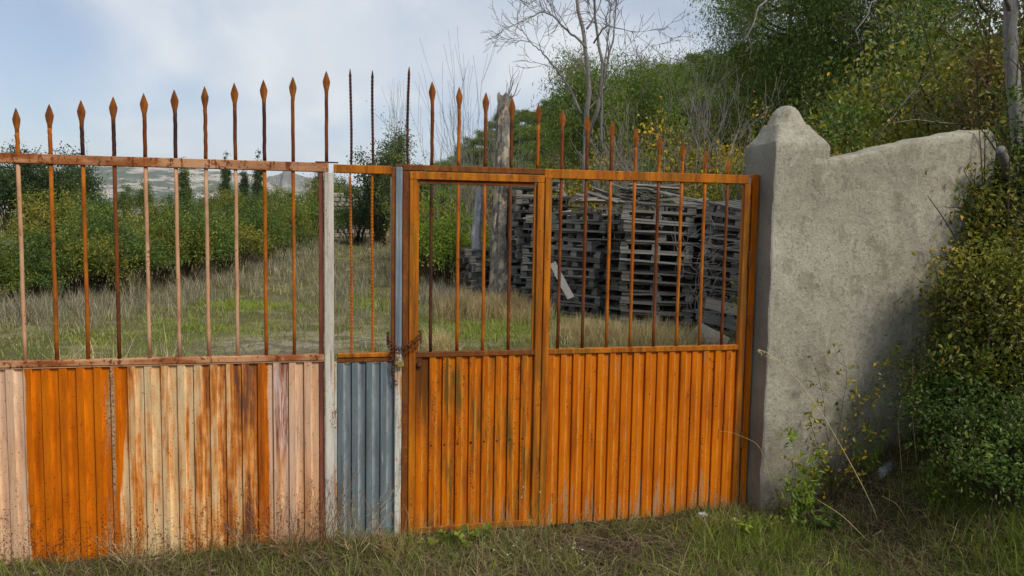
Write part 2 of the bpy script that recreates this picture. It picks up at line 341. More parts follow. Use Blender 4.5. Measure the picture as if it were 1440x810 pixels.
def plaster():
    m, nt, P = new_mat('weathered_plaster')
    a = noi(nt, P, 2.2, 5, .6, .3); b = noi(nt, vadd(nt, P, (4, 1, 2)), 7.0, 5, .65, .5); c = noi(nt, P, 60, 5, .75); d = noi(nt, P, 230, 2, .6)
    tr = noi(nt, vmul(nt, vadd(nt, P, (1, 0, 6)), (1, 1, .5)), 9.0, 4, .6, 1.2)
    col = ramp(nt, mth(nt, 'ADD', mth(nt, 'MULTIPLY', a, .6), mth(nt, 'MULTIPLY', noi(nt, P, 26, 5, .7), .4)), [(.32, (.215, .2, .152)), (.5, (.35, .328, .255)), (.66, (.455, .43, .34))])
    blot = noi(nt, vmul(nt, vadd(nt, P, (2.3, 0, .4)), (1.5, 1.5, 1)), 6.5, 3, .5, .2)
    col = mixc(nt, sstep(nt, blot, .585, .625, 0, .42), col, (.19, .165, .115))
    col = mixc(nt, sstep(nt, b, .58, .68, 0, .45), col, (.2, .18, .13))          # damp brown stains
    col = mixc(nt, sstep(nt, tr, .60, .66, 0, .35), col, (.47, .45, .38))             # pale limey rubs
    z = node(nt, 'ShaderNodeSeparateXYZ', {0: P})
    col = mixc(nt, sstep(nt, mth(nt, 'ADD', z.outputs[2], mth(nt, 'MULTIPLY', b, .5)), 1.05, .35, 0, .6), col, (.17, .15, .115))  # shade at the wall foot put into the colour
    col = mixc(nt, sstep(nt, c, .5, .66, 0, .6), col, (.12, .105, .072))
    col = mixc(nt, sstep(nt, mth(nt, 'ADD', z.outputs[0], mth(nt, 'MULTIPLY', mth(nt, 'SUBTRACT', c, .5), .012)), 2.612, 2.604, 0, .75), col, ramp(nt, a, [(.35, (.15, .145, .132)), (.65, (.24, .228, .2))]))   # grey cement tone on the gate side, its shade painted in
    hgt = mth(nt, 'ADD', mth(nt, 'MULTIPLY', c, .5), mth(nt, 'ADD', mth(nt, 'MULTIPLY', d, .2), mth(nt, 'MULTIPLY', tr, .9)))
    finish(nt, col, .92, hgt, .95, .016, .15); return m
M_plaster = plaster()

def wood(name, lo, hi, sc=(3, 30, 30)):
    m, nt, P = new_mat(name)
    tcn = node(nt, 'ShaderNodeTexCoord').outputs['Object']
    r = orand(nt)
    rv = node(nt, 'ShaderNodeCombineXYZ', {0: mth(nt, 'MULTIPLY', r, 40.0), 1: r, 2: r}).outputs[0]
    v = node(nt, 'ShaderNodeVectorMath', {0: vmul(nt, tcn, sc), 1: rv}, operation='ADD').outputs[0]
    g = noi(nt, v, 1.0, 5, .65); f = noi(nt, v, 6.0, 3, .6)
    col = ramp(nt, mth(nt, 'ADD', mth(nt, 'MULTIPLY', g, .7), mth(nt, 'MULTIPLY', r, .3)), [(.25, lo), (.75, hi)])
    col = mixc(nt, sstep(nt, f, .55, .7, 0, .7), col, tuple(c*.4 for c in lo))
    finish(nt, col, .85, mth(nt, 'ADD', g, f), .6, .006, .2); return m
M_pallet = wood('grey_weathered_wood', (.06, .057, .051), (.29, .28, .255))
M_pallet_d = wood('dark_weathered_wood', (.05, .045, .04), (.2, .187, .165))
M_plank = wood('pale_plank', (.2, .18, .15), (.42, .37, .29))

def bark(name, lo, hi, sc=(14, 14, 2.5), extra=None):
    m, nt, P = new_mat(name)
    g = noi(nt, vmul(nt, P, sc), 1.0, 6, .68, .4); f = noi(nt, P, 24, 4, .7)
    col = ramp(nt, mth(nt, 'ADD', mth(nt, 'MULTIPLY', g, .65), mth(nt, 'MULTIPLY', f, .35)), [(.3, lo), (.66, hi)])
    if extra: col = mixc(nt, sstep(nt, noi(nt, vmul(nt, vadd(nt, P, (3, 3, 3)), (6, 6, 3)), 1.0, 4, .6), .54, .57, 0, .9), col, extra)
    finish(nt, col, .9, g, .9, .03, .15); return m
M_snag = bark('dead_trunk_bark', (.018, .015, .012), (.30, .27, .23), (14, 14, 7), (.42, .34, .23))
M_grey_bark = bark('grey_dead_wood', (.07, .065, .06), (.3, .285, .26), (30, 30, 2.2))
M_pale_bark = bark('pale_birch_bark', (.14, .14, .14), (.48, .49, .5), (12, 12, 4))
M_twig = bark('bare_twig_bark', (.07, .058, .047), (.21, .185, .16))
M_twig_g = bark('greyish_twig_bark', (.10, .09, .082), (.30, .27, .25))
M_stem = bark('brown_stem', (.035, .026, .016), (.11, .085, .05))

G = lambda *s: [(p, c) for p, c in s]
M_leaf_olive = leaf_mat('olive_shrub_leaf', G((.0, (.026, .042, .008)), (.4, (.07, .083, .010)), (.72, (.13, .132, .016)), (.9, (.21, .16, .024)), (1, (.34, .2, .03))))
M_leaf_green = leaf_mat('green_shrub_leaf', G((.0, (.016, .034, .008)), (.45, (.04, .07, .012)), (.8, (.08, .115, .018)), (1, (.16, .17, .025))))
M_leaf_dark = leaf_mat('dark_tree_leaf', G((.0, (.011, .025, .009)), (.5, (.026, .05, .014)), (1, (.06, .088, .02))))
M_leaf_yellow = leaf_mat('yellowing_leaf', G((.0, (.038, .05, .008)), (.35, (.085, .098, .012)), (.6, (.17, .155, .018)), (.8, (.38, .24, .02)), (1, (.58, .32, .025))), .35)
M_leaf_brown = leaf_mat('brown_shrub_leaf', G((.0, (.03, .022, .012)), (.5, (.075, .055, .024)), (.8, (.13, .10, .03)), (1, (.2, .1, .03))), .2)
M_leaf_bright = leaf_mat('bright_green_leaf', G((.0, (.04, .07, .01)), (.5, (.09, .14, .015)), (1, (.2, .24, .025))), .35)
M_pine = leaf_mat('pine_needle', G((.0, (.03, .052, .010)), (.5, (.072, .106, .015)), (1, (.14, .17, .028))), .2, .55)
M_poplar = leaf_mat('poplar_leaf', G((.0, (.028, .045, .016)), (.5, (.06, .085, .028)), (1, (.13, .14, .04))), .3)
M_grass = leaf_mat('green_grass_blade', G((.0, (.035, .058, .008)), (.5, (.085, .125, .012)), (.8, (.14, .18, .022)), (1, (.24, .22, .06))), .35, .5)
M_dry = leaf_mat('dry_straw_blade', G((.0, (.055, .04, .02)), (.4, (.15, .115, .06)), (.75, (.27, .215, .115)), (1, (.44, .36, .2))), .25, .6)
M_field = leaf_mat('olive_field_grass', G((.0, (.052, .06, .018)), (.4, (.1, .105, .032)), (.7, (.155, .148, .058)), (1, (.27, .23, .12))), .25, .6)
M_greydry = leaf_mat('grey_dry_grass', G((.0, (.045, .04, .026)), (.4, (.11, .098, .066)), (.75, (.18, .16, .11)), (1, (.28, .245, .165))), .2, .65)
M_thatch = leaf_mat('dead_stalk', G((.0, (.026, .019, .011)), (.5, (.082, .062, .035)), (.85, (.16, .125, .07)), (1, (.27, .215, .13))), .1, .7)

def ground_mat():
    m, nt, P = new_mat('soil_and_turf')
    s = node(nt, 'ShaderNodeSeparateXYZ', {0: P})
    a = noi(nt, P, .45, 5, .6); b = noi(nt, P, 2.3, 5, .65); c = noi(nt, P, 30, 4, .7); e = noi(nt, P, 120, 3, .7)
    soil = ramp(nt, c, [(.3, (.085, .068, .045)), (.55, (.18, .15, .1)), (.75, (.32, .275, .2))])
    turf = ramp(nt, mth(nt, 'ADD', mth(nt, 'MULTIPLY', c, .5), mth(nt, 'MULTIPLY', b, .5)), [(.35, (.065, .07, .02)), (.55, (.12, .12, .035)), (.7, (.17, .155, .06))])
    col = mixc(nt, sstep(nt, mth(nt, 'ADD', mth(nt, 'MULTIPLY', a, .5), mth(nt, 'MULTIPLY', b, .5)), .44, .54), soil, turf)
    straw = ramp(nt, e, [(.3, (.17, .14, .075)), (.7, (.38, .32, .19))])
    col = mixc(nt, sstep(nt, noi(nt, vadd(nt, P, (20, 5, 0)), .9, 5, .7), .5, .6, 0, .75), col, straw)
    far = sstep(nt, s.outputs[1], 60, 160)
    col = mixc(nt, far, col, ramp(nt, noi(nt, P, .02, 4, .6), [(.35, (.12, .11, .045)), (.5, (.25, .2, .1)), (.65, (.1, .11, .035))]))
    verge = sstep(nt, s.outputs[1], .5, .0)
    col = mixc(nt, verge, col, ramp(nt, mth(nt, 'ADD', mth(nt, 'MULTIPLY', c, .6), mth(nt, 'MULTIPLY', b, .4)), [(.35, (.03, .026, .015)), (.52, (.062, .054, .03)), (.66, (.11, .095, .055))]))
    pd = node(nt, 'ShaderNodeVectorMath', {0: vmul(nt, vadd(nt, P, (.1, -7.2, 0)), (.6, .95, 0))}, operation='LENGTH').outputs['Value']
    col = mixc(nt, mth(nt, 'MULTIPLY', sstep(nt, pd, 1.3, .5), sstep(nt, b, .42, .55)), col, ramp(nt, c, [(.35, (.2, .165, .11)), (.65, (.42, .36, .26))]))
    hill = sstep(nt, s.outputs[2], 1.2, 3.0)
    col = mixc(nt, hill, col, ramp(nt, b, [(.3, (.04, .035, .018)), (.7, (.1, .085, .042))]))
    finish(nt, col, .95, mth(nt, 'ADD', c, mth(nt, 'MULTIPLY', e, .5)), .8, .03, .1); return m
M_ground = ground_mat()

# ---------------------------------------------------------------- ground and far hills
def build_ground():
    t = np.linspace(-1, 1, 241)
    xs = 1.5+np.sinh(t*9.2)/math.sinh(9.2)*3200+t*22
    ys = .5+np.sinh(np.linspace(-.82, 1, 251)*9.2)/math.sinh(9.2)*3600+np.linspace(-.82, 1, 251)*24
    X, Y = np.meshgrid(xs, ys)
    Z = height(X, Y)
    fine = np.exp(-((X-1.5)**2/18+(Y+.4)**2/6))
    Z = Z+fine*.015*(nz(X, Y, 7, 3)+nz(X, Y, 13, 5))
    V = np.stack([X, Y, Z], -1).reshape(-1, 3)
    n, m = X.shape
    i, j = np.meshgrid(np.arange(n-1), np.arange(m-1), indexing='ij')
    q = np.stack([i*m+j, i*m+j+1, (i+1)*m+j+1, (i+1)*m+j], -1).reshape(-1, 4)
    tag(link('ground', mesh('ground', V, [q], smooth=True), M_ground), kind='structure')
build_ground()

def far_hills():
    m, nt, P = new_mat('limestone_scarp')
    s = node(nt, 'ShaderNodeSeparateXYZ', {0: P})
    a = noi(nt, vmul(nt, P, (1, 1, 4)), .013, 7, .72); b = noi(nt, vmul(nt, P, (1, 1, 3)), .05, 6, .75)
    rock = ramp(nt, b, [(.35, (.24, .22, .19)), (.55, (.42, .385, .335)), (.72, (.52, .49, .45))])
    scrub = ramp(nt, b, [(.3, (.075, .095, .08)), (.7, (.15, .165, .125))])
    col = mixc(nt, sstep(nt, a, .48, .52), rock, scrub)
    finish(nt, col, .95, spec=.1)
    m2, nt, P = new_mat('mesa_rock')
    b = noi(nt, vmul(nt, P, (1, 1, 3)), .01, 5, .7)
    finish(nt, ramp(nt, b, [(.35, (.13, .13, .105)), (.6, (.22, .21, .185)), (.75, (.34, .32, .29))]), .95, spec=.1)
    def ridge(name, prof, D, mat, depth):
        # prof: (photo x, photo y) of the skyline, standing D metres away, sloping down towards the valley
        pts = np.array([at(px, py, D) for px, py in prof])
        g = np.linspace(0, len(pts)-1, 140)
        P = np.stack([np.interp(g, np.arange(len(pts)), pts[:, k]) for k in range(3)], -1)
        rows = []
        steps = np.linspace(0, 1, 24)
        for k, t in enumerate(steps):
            R = P.copy(); R[:, 1] -= t*depth
            R[:, 2] = (P[:, 2]+6)*(1-t)**1.25-6
            R[:, 2] += D*.0022*nz(R[:, 0]*30/D, R[:, 1]*30/D, 1.7, 4)*(1-t)*(t+.25)*2.2
            R[:, 1] += D*.012*nz(R[:, 0]*20/D, R[:, 2], 1.0, 2)*(1-t)
            rows.append(R)
        back = P.copy(); back[:, 1] += depth*.7; back[:, 2] = -8
        rows = [back]+rows
        V = np.concatenate(rows); n, w = len(rows), len(P)
        i, j = np.meshgrid(np.arange(n-1), np.arange(w-1), indexing='ij')
        q = np.stack([i*w+j, (i+1)*w+j, (i+1)*w+j+1, i*w+j+1], -1).reshape(-1, 4)
        tag(link(name, mesh(name, V, [q], smooth=True), mat), kind='structure')
    ridge('hills', [(-420, 246), (-250, 236), (-80, 244), (60, 238), (140, 233), (200, 235), (260, 236), (310, 240), (360, 247), (390, 262), (440, 276), (560, 292)], 1300, m, 420)
    ridge('mesa_hill', [(250, 285), (330, 262), (365, 252), (388, 246), (397, 243), (400, 237), (409, 237), (413, 243), (430, 249), (455, 256), (500, 262), (560, 272), (640, 290)], 2600, m2, 700)
far_hills()

# ---------------------------------------------------------------- gate
ZM = 1.02                                     # middle rail
arc_x = [-2.6, -1.396, -1.03, -.664, -.38, -.1, .065, .3, .49, .626, 1.058, 1.6, 2.0, 2.38, 2.6]
arc_z = [.93, 1.241, 1.305, 1.367, 1.416, 1.461, 1.499, 1.51, 1.52, 1.475, 1.414, 1.325, 1.235, 1.137, 1.08]
def tipz(x): return ZM+float(np.interp(x, arc_x, arc_z))
rngp = random.Random(4)
PERIOD = .0755
def slat_mesh(name, h, seed, period=PERIOD, ragged=0.0):
    r = random.Random(seed); k = period/.0755
    prof = [(0, .008), (.0022*k, -.0118), (.0312*k, -.0122), (.0348*k, -.0124), (.0362*k, -.0095), (.0405*k, 0), (.0732*k, .0003), (.0753*k, .008)]
    ridge_glint = (0, .4, 0, 1, 1, .7, 0, 0)  # where the painted highlight sits across the profile
    zs = [0, .12*h, .37*h, .63*h, .88*h, h]
    V = []; t = .0015
    for off in (0, t):
        for iz, z in enumerate(zs):
            b = r.uniform(-.0016, .0016)
            for ip, (x, y) in enumerate(prof):
                zz_ = z - (ragged*r.random() if iz == len(zs)-1 else 0)
                V.append((x, y+off+b*(0 < ip < 7), zz_))
    n = len(prof); m = len(zs); q = []
    for s in (0, 1):
        o = s*n*m
        for i in range(m-1):
            for j in range(n-1):
                f = [o+i*n+j, o+i*n+j+1, o+(i+1)*n+j+1, o+(i+1)*n+j]
                q.append(f if s == 0 else f[::-1])
    o = n*m
    for j in range(n-1):
        q.append((o+j, o+j+1, j+1, j)); a = (m-1)*n; q.append((a+j, a+j+1, o+a+j+1, o+a+j))
    return mesh(name, V, [np.array(q)], {'ridge': np.tile(ridge_glint, 2*m)})
def slats(parent, x0, x1, z0, h, y, mat, variants=3, ragged=0.0, period=PERIOD):
    n = max(1, round((x1-x0)/period)); p = (x1-x0)/n
    vs = [slat_mesh('slat', h, 10+k, p, ragged) for k in range(variants)]
    for i in range(n):
        link('slat', vs[(i*7) % variants], mat if not callable(mat) else mat(i), parent, (x0+i*p, y+rngp.uniform(-.001, .001), z0))
def beam(parent, name, x0, x1, z0, z1, y0, y1, mat, b=.003):
    return link(name, MB().bevbox(x0, x1, y0, y1, z0, z1, b).mesh(name), mat, parent)
def bar(parent, x, z0, z1, mat, r=.0095, name='bar', top=True):
    zs = np.linspace(z0, z1, 9); w = np.array([[rngp.uniform(-.0012, .0012), rngp.uniform(-.0012, .0012), 0] for _ in zs])
    P = np.stack([np.full(9, x), np.zeros(9), zs], -1)+w
    return link(name, MB().tube(P, r, 10).mesh(name, True), mat, parent)
def spear_mesh():
    # forged flat spear head, base at z = 0
    prof = [(0, .0095, .0095), (.02, .0105, .0095), (.045, .0165, .0075), (.066, .0195, .0068), (.09, .0125, .0055), (.112, .0045, .0035), (.120, .0012, .0012)]
    V = []; n = 8
    for z, a, b in prof:
        for k in range(n):
            t = k*2*PI/n; c, s = math.cos(t), math.sin(t)
            if z > .03:      # towards a rhombus
                d = abs(c)+abs(s); c, s = c/d, s/d
            V.append((a*c, b*s, z))
    q = [(i*n+j, i*n+(j+1) % n, (i+1)*n+(j+1) % n, (i+1)*n+j) for i in range(len(prof)-1) for j in range(n)]
    V.append((0, 0, .122)); k = len(V)-1; L = (len(prof)-1)*n
    return mesh('spear_tip', V, [np.array(q), np.array([(L+j, L+(j+1) % n, k) for j in range(n)])])
SPEAR = spear_mesh()
def spear(b, x, z): link('spear_tip', SPEAR, M_tip, b, (x, 0, z-.12), (rngp.uniform(-.02, .02), rngp.uniform(-.02, .02), rngp.uniform(-.25, .25)))
def gate_bar(parent, x, zt, mat_low, mat_up, z_mid=ZM, z_top=2.02):
    b = bar(parent, x, z_mid+.01, z_top-.02, mat_low)
    up = bar(parent, x, z_top+.02, zt-.115, mat_up, name='spike')
    spear(up, x, zt); return b

# left leaf, hinged far to the left, shut against the white post
gl = empty('gate_leaf', (-2.5, 0, 0))
tag(gl, 'wide gate leaf of patched peach and orange corrugated steel with spear-topped bars', 'gate')
gl_off = Matrix.Translation((2.5, 0, 0))
class Off:                                    # everything below is written in world coordinates
    pass
def reparent(root):
    for c in root.children: c.location = Vector(c.location)-Vector(root.location)
beam(gl, 'top_rail', -2.5, .078, 1.998, 2.046, -.018, .018, M_rail_l)
beam(gl, 'joint_plate', .01, .128, 2.0465, 2.0525, -.019, .019, M_rust, .001)
beam(gl, 'middle_rail', -2.5, .05, 1.003, 1.034, -.024, .02, M_rail_l)
beam(gl, 'rail_lip', -2.5, .05, .995, 1.0025, -.018, .02, M_bar_p, .001)
beam(gl, 'closing_stile', .026, .05, .0, 1.9975, -.012, .02, M_purple)
beam(gl, 'hinge_stile', -2.54, -2.502, .0, 2.04, -.02, .02, M_rust)
beam(gl, 'bottom_rail', -2.5, .024, -.02, .02, .007, .03, M_rust)
slats(gl, -2.5, .025, -.035, 1.03, -.003, M_left, period=.0785)
lowm = {0: M_bar_p, 1: M_bar_o, 2: M_bar_o, 3: M_bar_b, 4: M_bar_p, 5: M_bar_p, 6: M_bar_p, 7: M_bar_p, 8: M_bar_o, 9: M_bar_o}
upm = {0: M_bar_o, 1: M_bar_o, 2: M_bar_d, 3: M_bar_d, 4: M_bar_b, 5: M_bar_d, 6: M_bar_b, 7: M_bar_b, 8: M_bar_d, 9: M_bar_b}
for i in range(-7, 10):
    x = -1.3868+.1428*i
    gate_bar(gl, x, tipz(x), lowm.get(i, M_bar_o), upm.get(i, M_bar_b), z_top=2.022)
b = bar(gl, .068, 2.052, tipz(.068)-.115, M_bar_b, name='spike'); spear(b, .068, tipz(.068))
reparent(gl)

# narrow fixed section between the two leaves: white post, blue-grey sheet, galvanised post
gs = empty('gate_infill', (.26, 0, 0))
tag(gs, 'narrow fixed gate section of blue-grey corrugated steel between white and galvanised posts', 'gate')
beam(gs, 'post', .055, .103, -.1, 1.996, -.03, .022, M_white).__setitem__('label', 'chalky white painted square steel post')
beam(gs, 'post_flange', .1035, .1175, -.1, .99, -.016, .01, M_peel, .001)
beam(gs, 'top_rail', .1035, .405, 1.996, 2.04, -.016, .016, M_frame)
beam(gs, 'middle_rail', .119, .405, 1.012, 1.034, -.02, .016, M_frame)
beam(gs, 'middle_rail', .119, .405, .985, 1.0115, -.012, .014, M_rust)
beam(gs, 'stile', .4055, .4255, .992, 2.036, -.014, .014, M_rust)
beam(gs, 'stile_edge', .4015, .4052, 1.05, 1.98, -.012, .008, M_galv, .0008)
beam(gs, 'post', .427, .463, 1.045, 2.036, -.022, .02, M_galv).__setitem__('label', 'galvanised grey upper half of the post')
beam(gs, 'post_cap', .428, .462, 2.0365, 2.05, -.018, .018, M_rust, .001)
beam(gs, 'post', .4268, .4632, -.1, 1.0445, -.0235, .021, M_peel).__setitem__('label', 'peeling white lower half of the post with rust streaks')
slats(gs, .119, .4262, -.03, 1.02, .004, M_grey, 2, .018, .076)
def rebar(parent, x, z0, z1, mat):
    n = int((z1-z0)/.006); zs = np.linspace(z0, z1, n)
    R = np.where(np.arange(n) % 3 == 0, .0088, .0068); R[-6:] = np.linspace(.0075, .002, 6)
    lean = (zs-z0)/(z1-z0)
    P = np.stack([x+.006*np.sin(lean*3+x*9)*lean, .002*np.sin(lean*5), zs], -1)
    return link('reinforcing_rod', MB().tube(P, R, 6).mesh('reinforcing_rod'), mat, parent)
for x, zt in ((.195, 1.517), (.308, 1.516)):
    rebar(gs, x, 1.03, 1.996, M_bar_o); rebar(gs, x, 2.04, ZM+zt, M_bar_d)
reparent(gs)

# right leaf with its wicket door
gr = empty('gate_leaf', (2.56, 0, 0))
tag(gr, 'orange corrugated gate leaf with a wicket door, hung on the plaster pillar', 'gate')
beam(gr, 'top_rail', .466, 1.252, 2.018, 2.05, -.02, .016, M_rust)
beam(gr, 'top_rail', 1.2525, 2.515, 1.998, 2.05, -.018, .018, M_frame)
beam(gr, 'closing_stile', .466, .4995, -.01, 2.0175, -.016, .018, M_rust)
beam(gr, 'middle_stile', 1.258, 1.296, -.01, 1.9975, -.026, .02, M_frame)
beam(gr, 'middle_rail', 1.297, 2.487, 1.004, 1.034, -.022, .018, M_frame)
beam(gr, 'hinge_stile', 2.488, 2.526, -.01, 1.9975, -.02, .02, M_frame)
beam(gr, 'hinge_channel', 2.529, 2.542, .0, 2.035, .004, .02, M_peel, .001)
beam(gr, 'hinge_post', 2.543, 2.583, -.06, 2.056, -.016, .024, M_orange)
beam(gr, 'bottom_rail', 1.297, 2.487, -.012, .022, .006, .03, M_frame)
slats(gr, 1.297, 2.487, .0, 1.003, -.003, M_orange)
for z in (.45, 1.55): 
    link('hinge', MB().tube([(2.5345, -.024, z-.05), (2.5345, -.024, z+.05)], .009, 10).mesh('hinge'), M_rust, gr)
for i in range(8):
    x = 1.3553+.1469*i
    gate_bar(gr, x, tipz(x), M_bar_b if i in (0, 1, 4, 7) else M_bar_o, M_bar_b if i in (0, 1, 2) else M_bar_o)
for i in range(5):
    x = .6229+.1466*i
    if i == 4: x = 1.215
    up = bar(gr, x, 2.05, tipz(x)-.115, M_bar_b if i in (0, 2, 3) else M_bar_o, name='spike'); spear(up, x, tipz(x))
rebar(gr, .492, 2.05, ZM+1.546, M_bar_d)
door = link('wicket_door', MB().bevbox(.502, .54, -.022, .016, .0, 1.972).mesh('wicket_door'), M_frame, gr)
beam(door, 'stile', 1.214, 1.253, .0, 1.972, -.022, .016, M_frame)
beam(door, 'inner_stile', .5405, .555, 1.034, 1.955, -.006, .012, M_frame, .001)
beam(door, 'inner_stile', 1.199, 1.2135, 1.034, 1.955, -.006, .012, M_frame, .001)
beam(door, 'top_rail', .502, 1.253, 1.9725, 2.014, -.022, .016, M_frame)
beam(door, 'top_lip', .5555, 1.1985, 1.95, 1.972, -.008, .012, M_rust, .001)
beam(door, 'middle_rail', .5405, 1.2135, 1.004, 1.033, -.02, .016, M_rust)
beam(door, 'bottom_rail', .5405, 1.2135, .004, .042, -.018, .02, M_frame)
slats(door, .5405, 1.2135, .042, .961, -.002, M_orange_g)
for i in range(4): bar(door, .6229+.1466*i, 1.03, 1.96, M_bar_d if i == 0 else (M_bar_o if i in (1, 2) else M_bar_b))
V = MB().tube([(.558, -.016, .964), (.558, -.03, .964), (.558, -.034, .964)], [.0145, .0145, .010], 14).mesh('lock_boss', True)
link('lock_boss', V, M_bar_d, door)
for i in range(1, 9): link('screw', MB().tube([(.5405+.0748*i+.014, -.010, .505+.002*i), (.5405+.0748*i+.014, -.017, .505+.002*i)], [.009, .005], 8).mesh('screw'), M_bar_d, door)
reparent(gr)

# chain and padlock
def chain():
    root = empty('chain', (.49, 0, 1.05)); tag(root, 'rusty steel chain wrapped round the closing stiles of the gate', 'chain')
    th = np.linspace(0, 2*PI, 15); L, Wd = .0105, .0065
    # stadium shaped link
    pts = []
    for k in range(20):
        t = k*2*PI/20; c, s = math.cos(t), math.sin(t)
        pts.append((Wd*s, 0, L*.55*(1 if c > 0 else -1)+Wd*c))
    pts.append(pts[0]); pts.append(pts[1])
    lm = MB().tube(pts, .0026, 6, cap=False).mesh('link', True)
    def run(path):
        P = np.array(path, float); seg = np.linalg.norm(np.diff(P, axis=0), axis=1); cum = np.concatenate([[0], np.cumsum(seg)])
        n = int(cum[-1]/.019)
        for k in range(n):
            s0, s1 = cum[-1]*k/n, cum[-1]*(k+1)/n
            a = np.array([np.interp(s0, cum, P[:, j]) for j in range(3)]); e = np.array([np.interp(s1, cum, P[:, j]) for j in range(3)])
            d = Vector(e-a).normalized(); q = d.to_track_quat('Z', 'Y')
            o = link('link', lm, M_chain, root); o.rotation_mode = 'QUATERNION'
            o.rotation_quaternion = q @ Vector((0, 0, 1)).rotation_difference(Vector((0, 0, 1))) @ Matrix.Rotation((k % 2)*PI/2+.5+rngp.uniform(-.25, .25), 3, 'Z').to_quaternion()
            o.location = Vector((a+e)/2)-root.location
    def loop(dz, yo):
        run([(.392, .03, 1.115+dz), (.388, -.012, 1.10+dz), (.405, -.032-yo, 1.072+dz), (.44, -.04-yo, 1.048+dz*.6), (.48, -.038-yo, 1.055+dz*.6), (.53, -.036-yo, 1.085+dz),
             (.565, -.028-yo, 1.112+dz), (.572, .01, 1.12+dz), (.56, .034, 1.12+dz), (.48, .036, 1.11+dz), (.41, .036, 1.115+dz), (.392, .03, 1.115+dz)])
    loop(0, 0); loop(.022, .004); loop(-.024, .010)
    run([(.402, -.034, 1.06), (.412, -.034, 1.0), (.411, -.033, .95), (.418, -.032, .90), (.436, -.032, .862)])
chain()
pr = empty('padlock', (.452, -.05, .995)); tag(pr, 'small brass padlock with steel shackle hanging from the rusty chain', 'padlock')
m, nt, P = new_mat('tarnished_brass'); finish(nt, ramp(nt, noi(nt, P, 60, 4, .6), [(.35, (.2, .14, .04)), (.65, (.48, .36, .13))]), .45, metal=.55); M_brass = m
m, nt, P = new_mat('shackle_steel'); finish(nt, ramp(nt, noi(nt, P, 80, 3), [(.35, (.3, .29, .28)), (.65, (.6, .6, .6))]), .35, metal=.8); M_steel = m
link('body', MB().bevbox(-.018, .018, -.008, .008, -.036, 0, .004).mesh('body'), M_brass, pr, rot=(0, -.12, 0))
th = np.linspace(0, PI, 12)
link('shackle', MB().tube([(-.012, 0, -.002)]+[(-.012*math.cos(t), 0, .014+.013*math.sin(t)) for t in th]+[(.012, 0, -.002)], .0032, 8).mesh('shackle', True), M_steel, pr, rot=(0, -.12, 0))

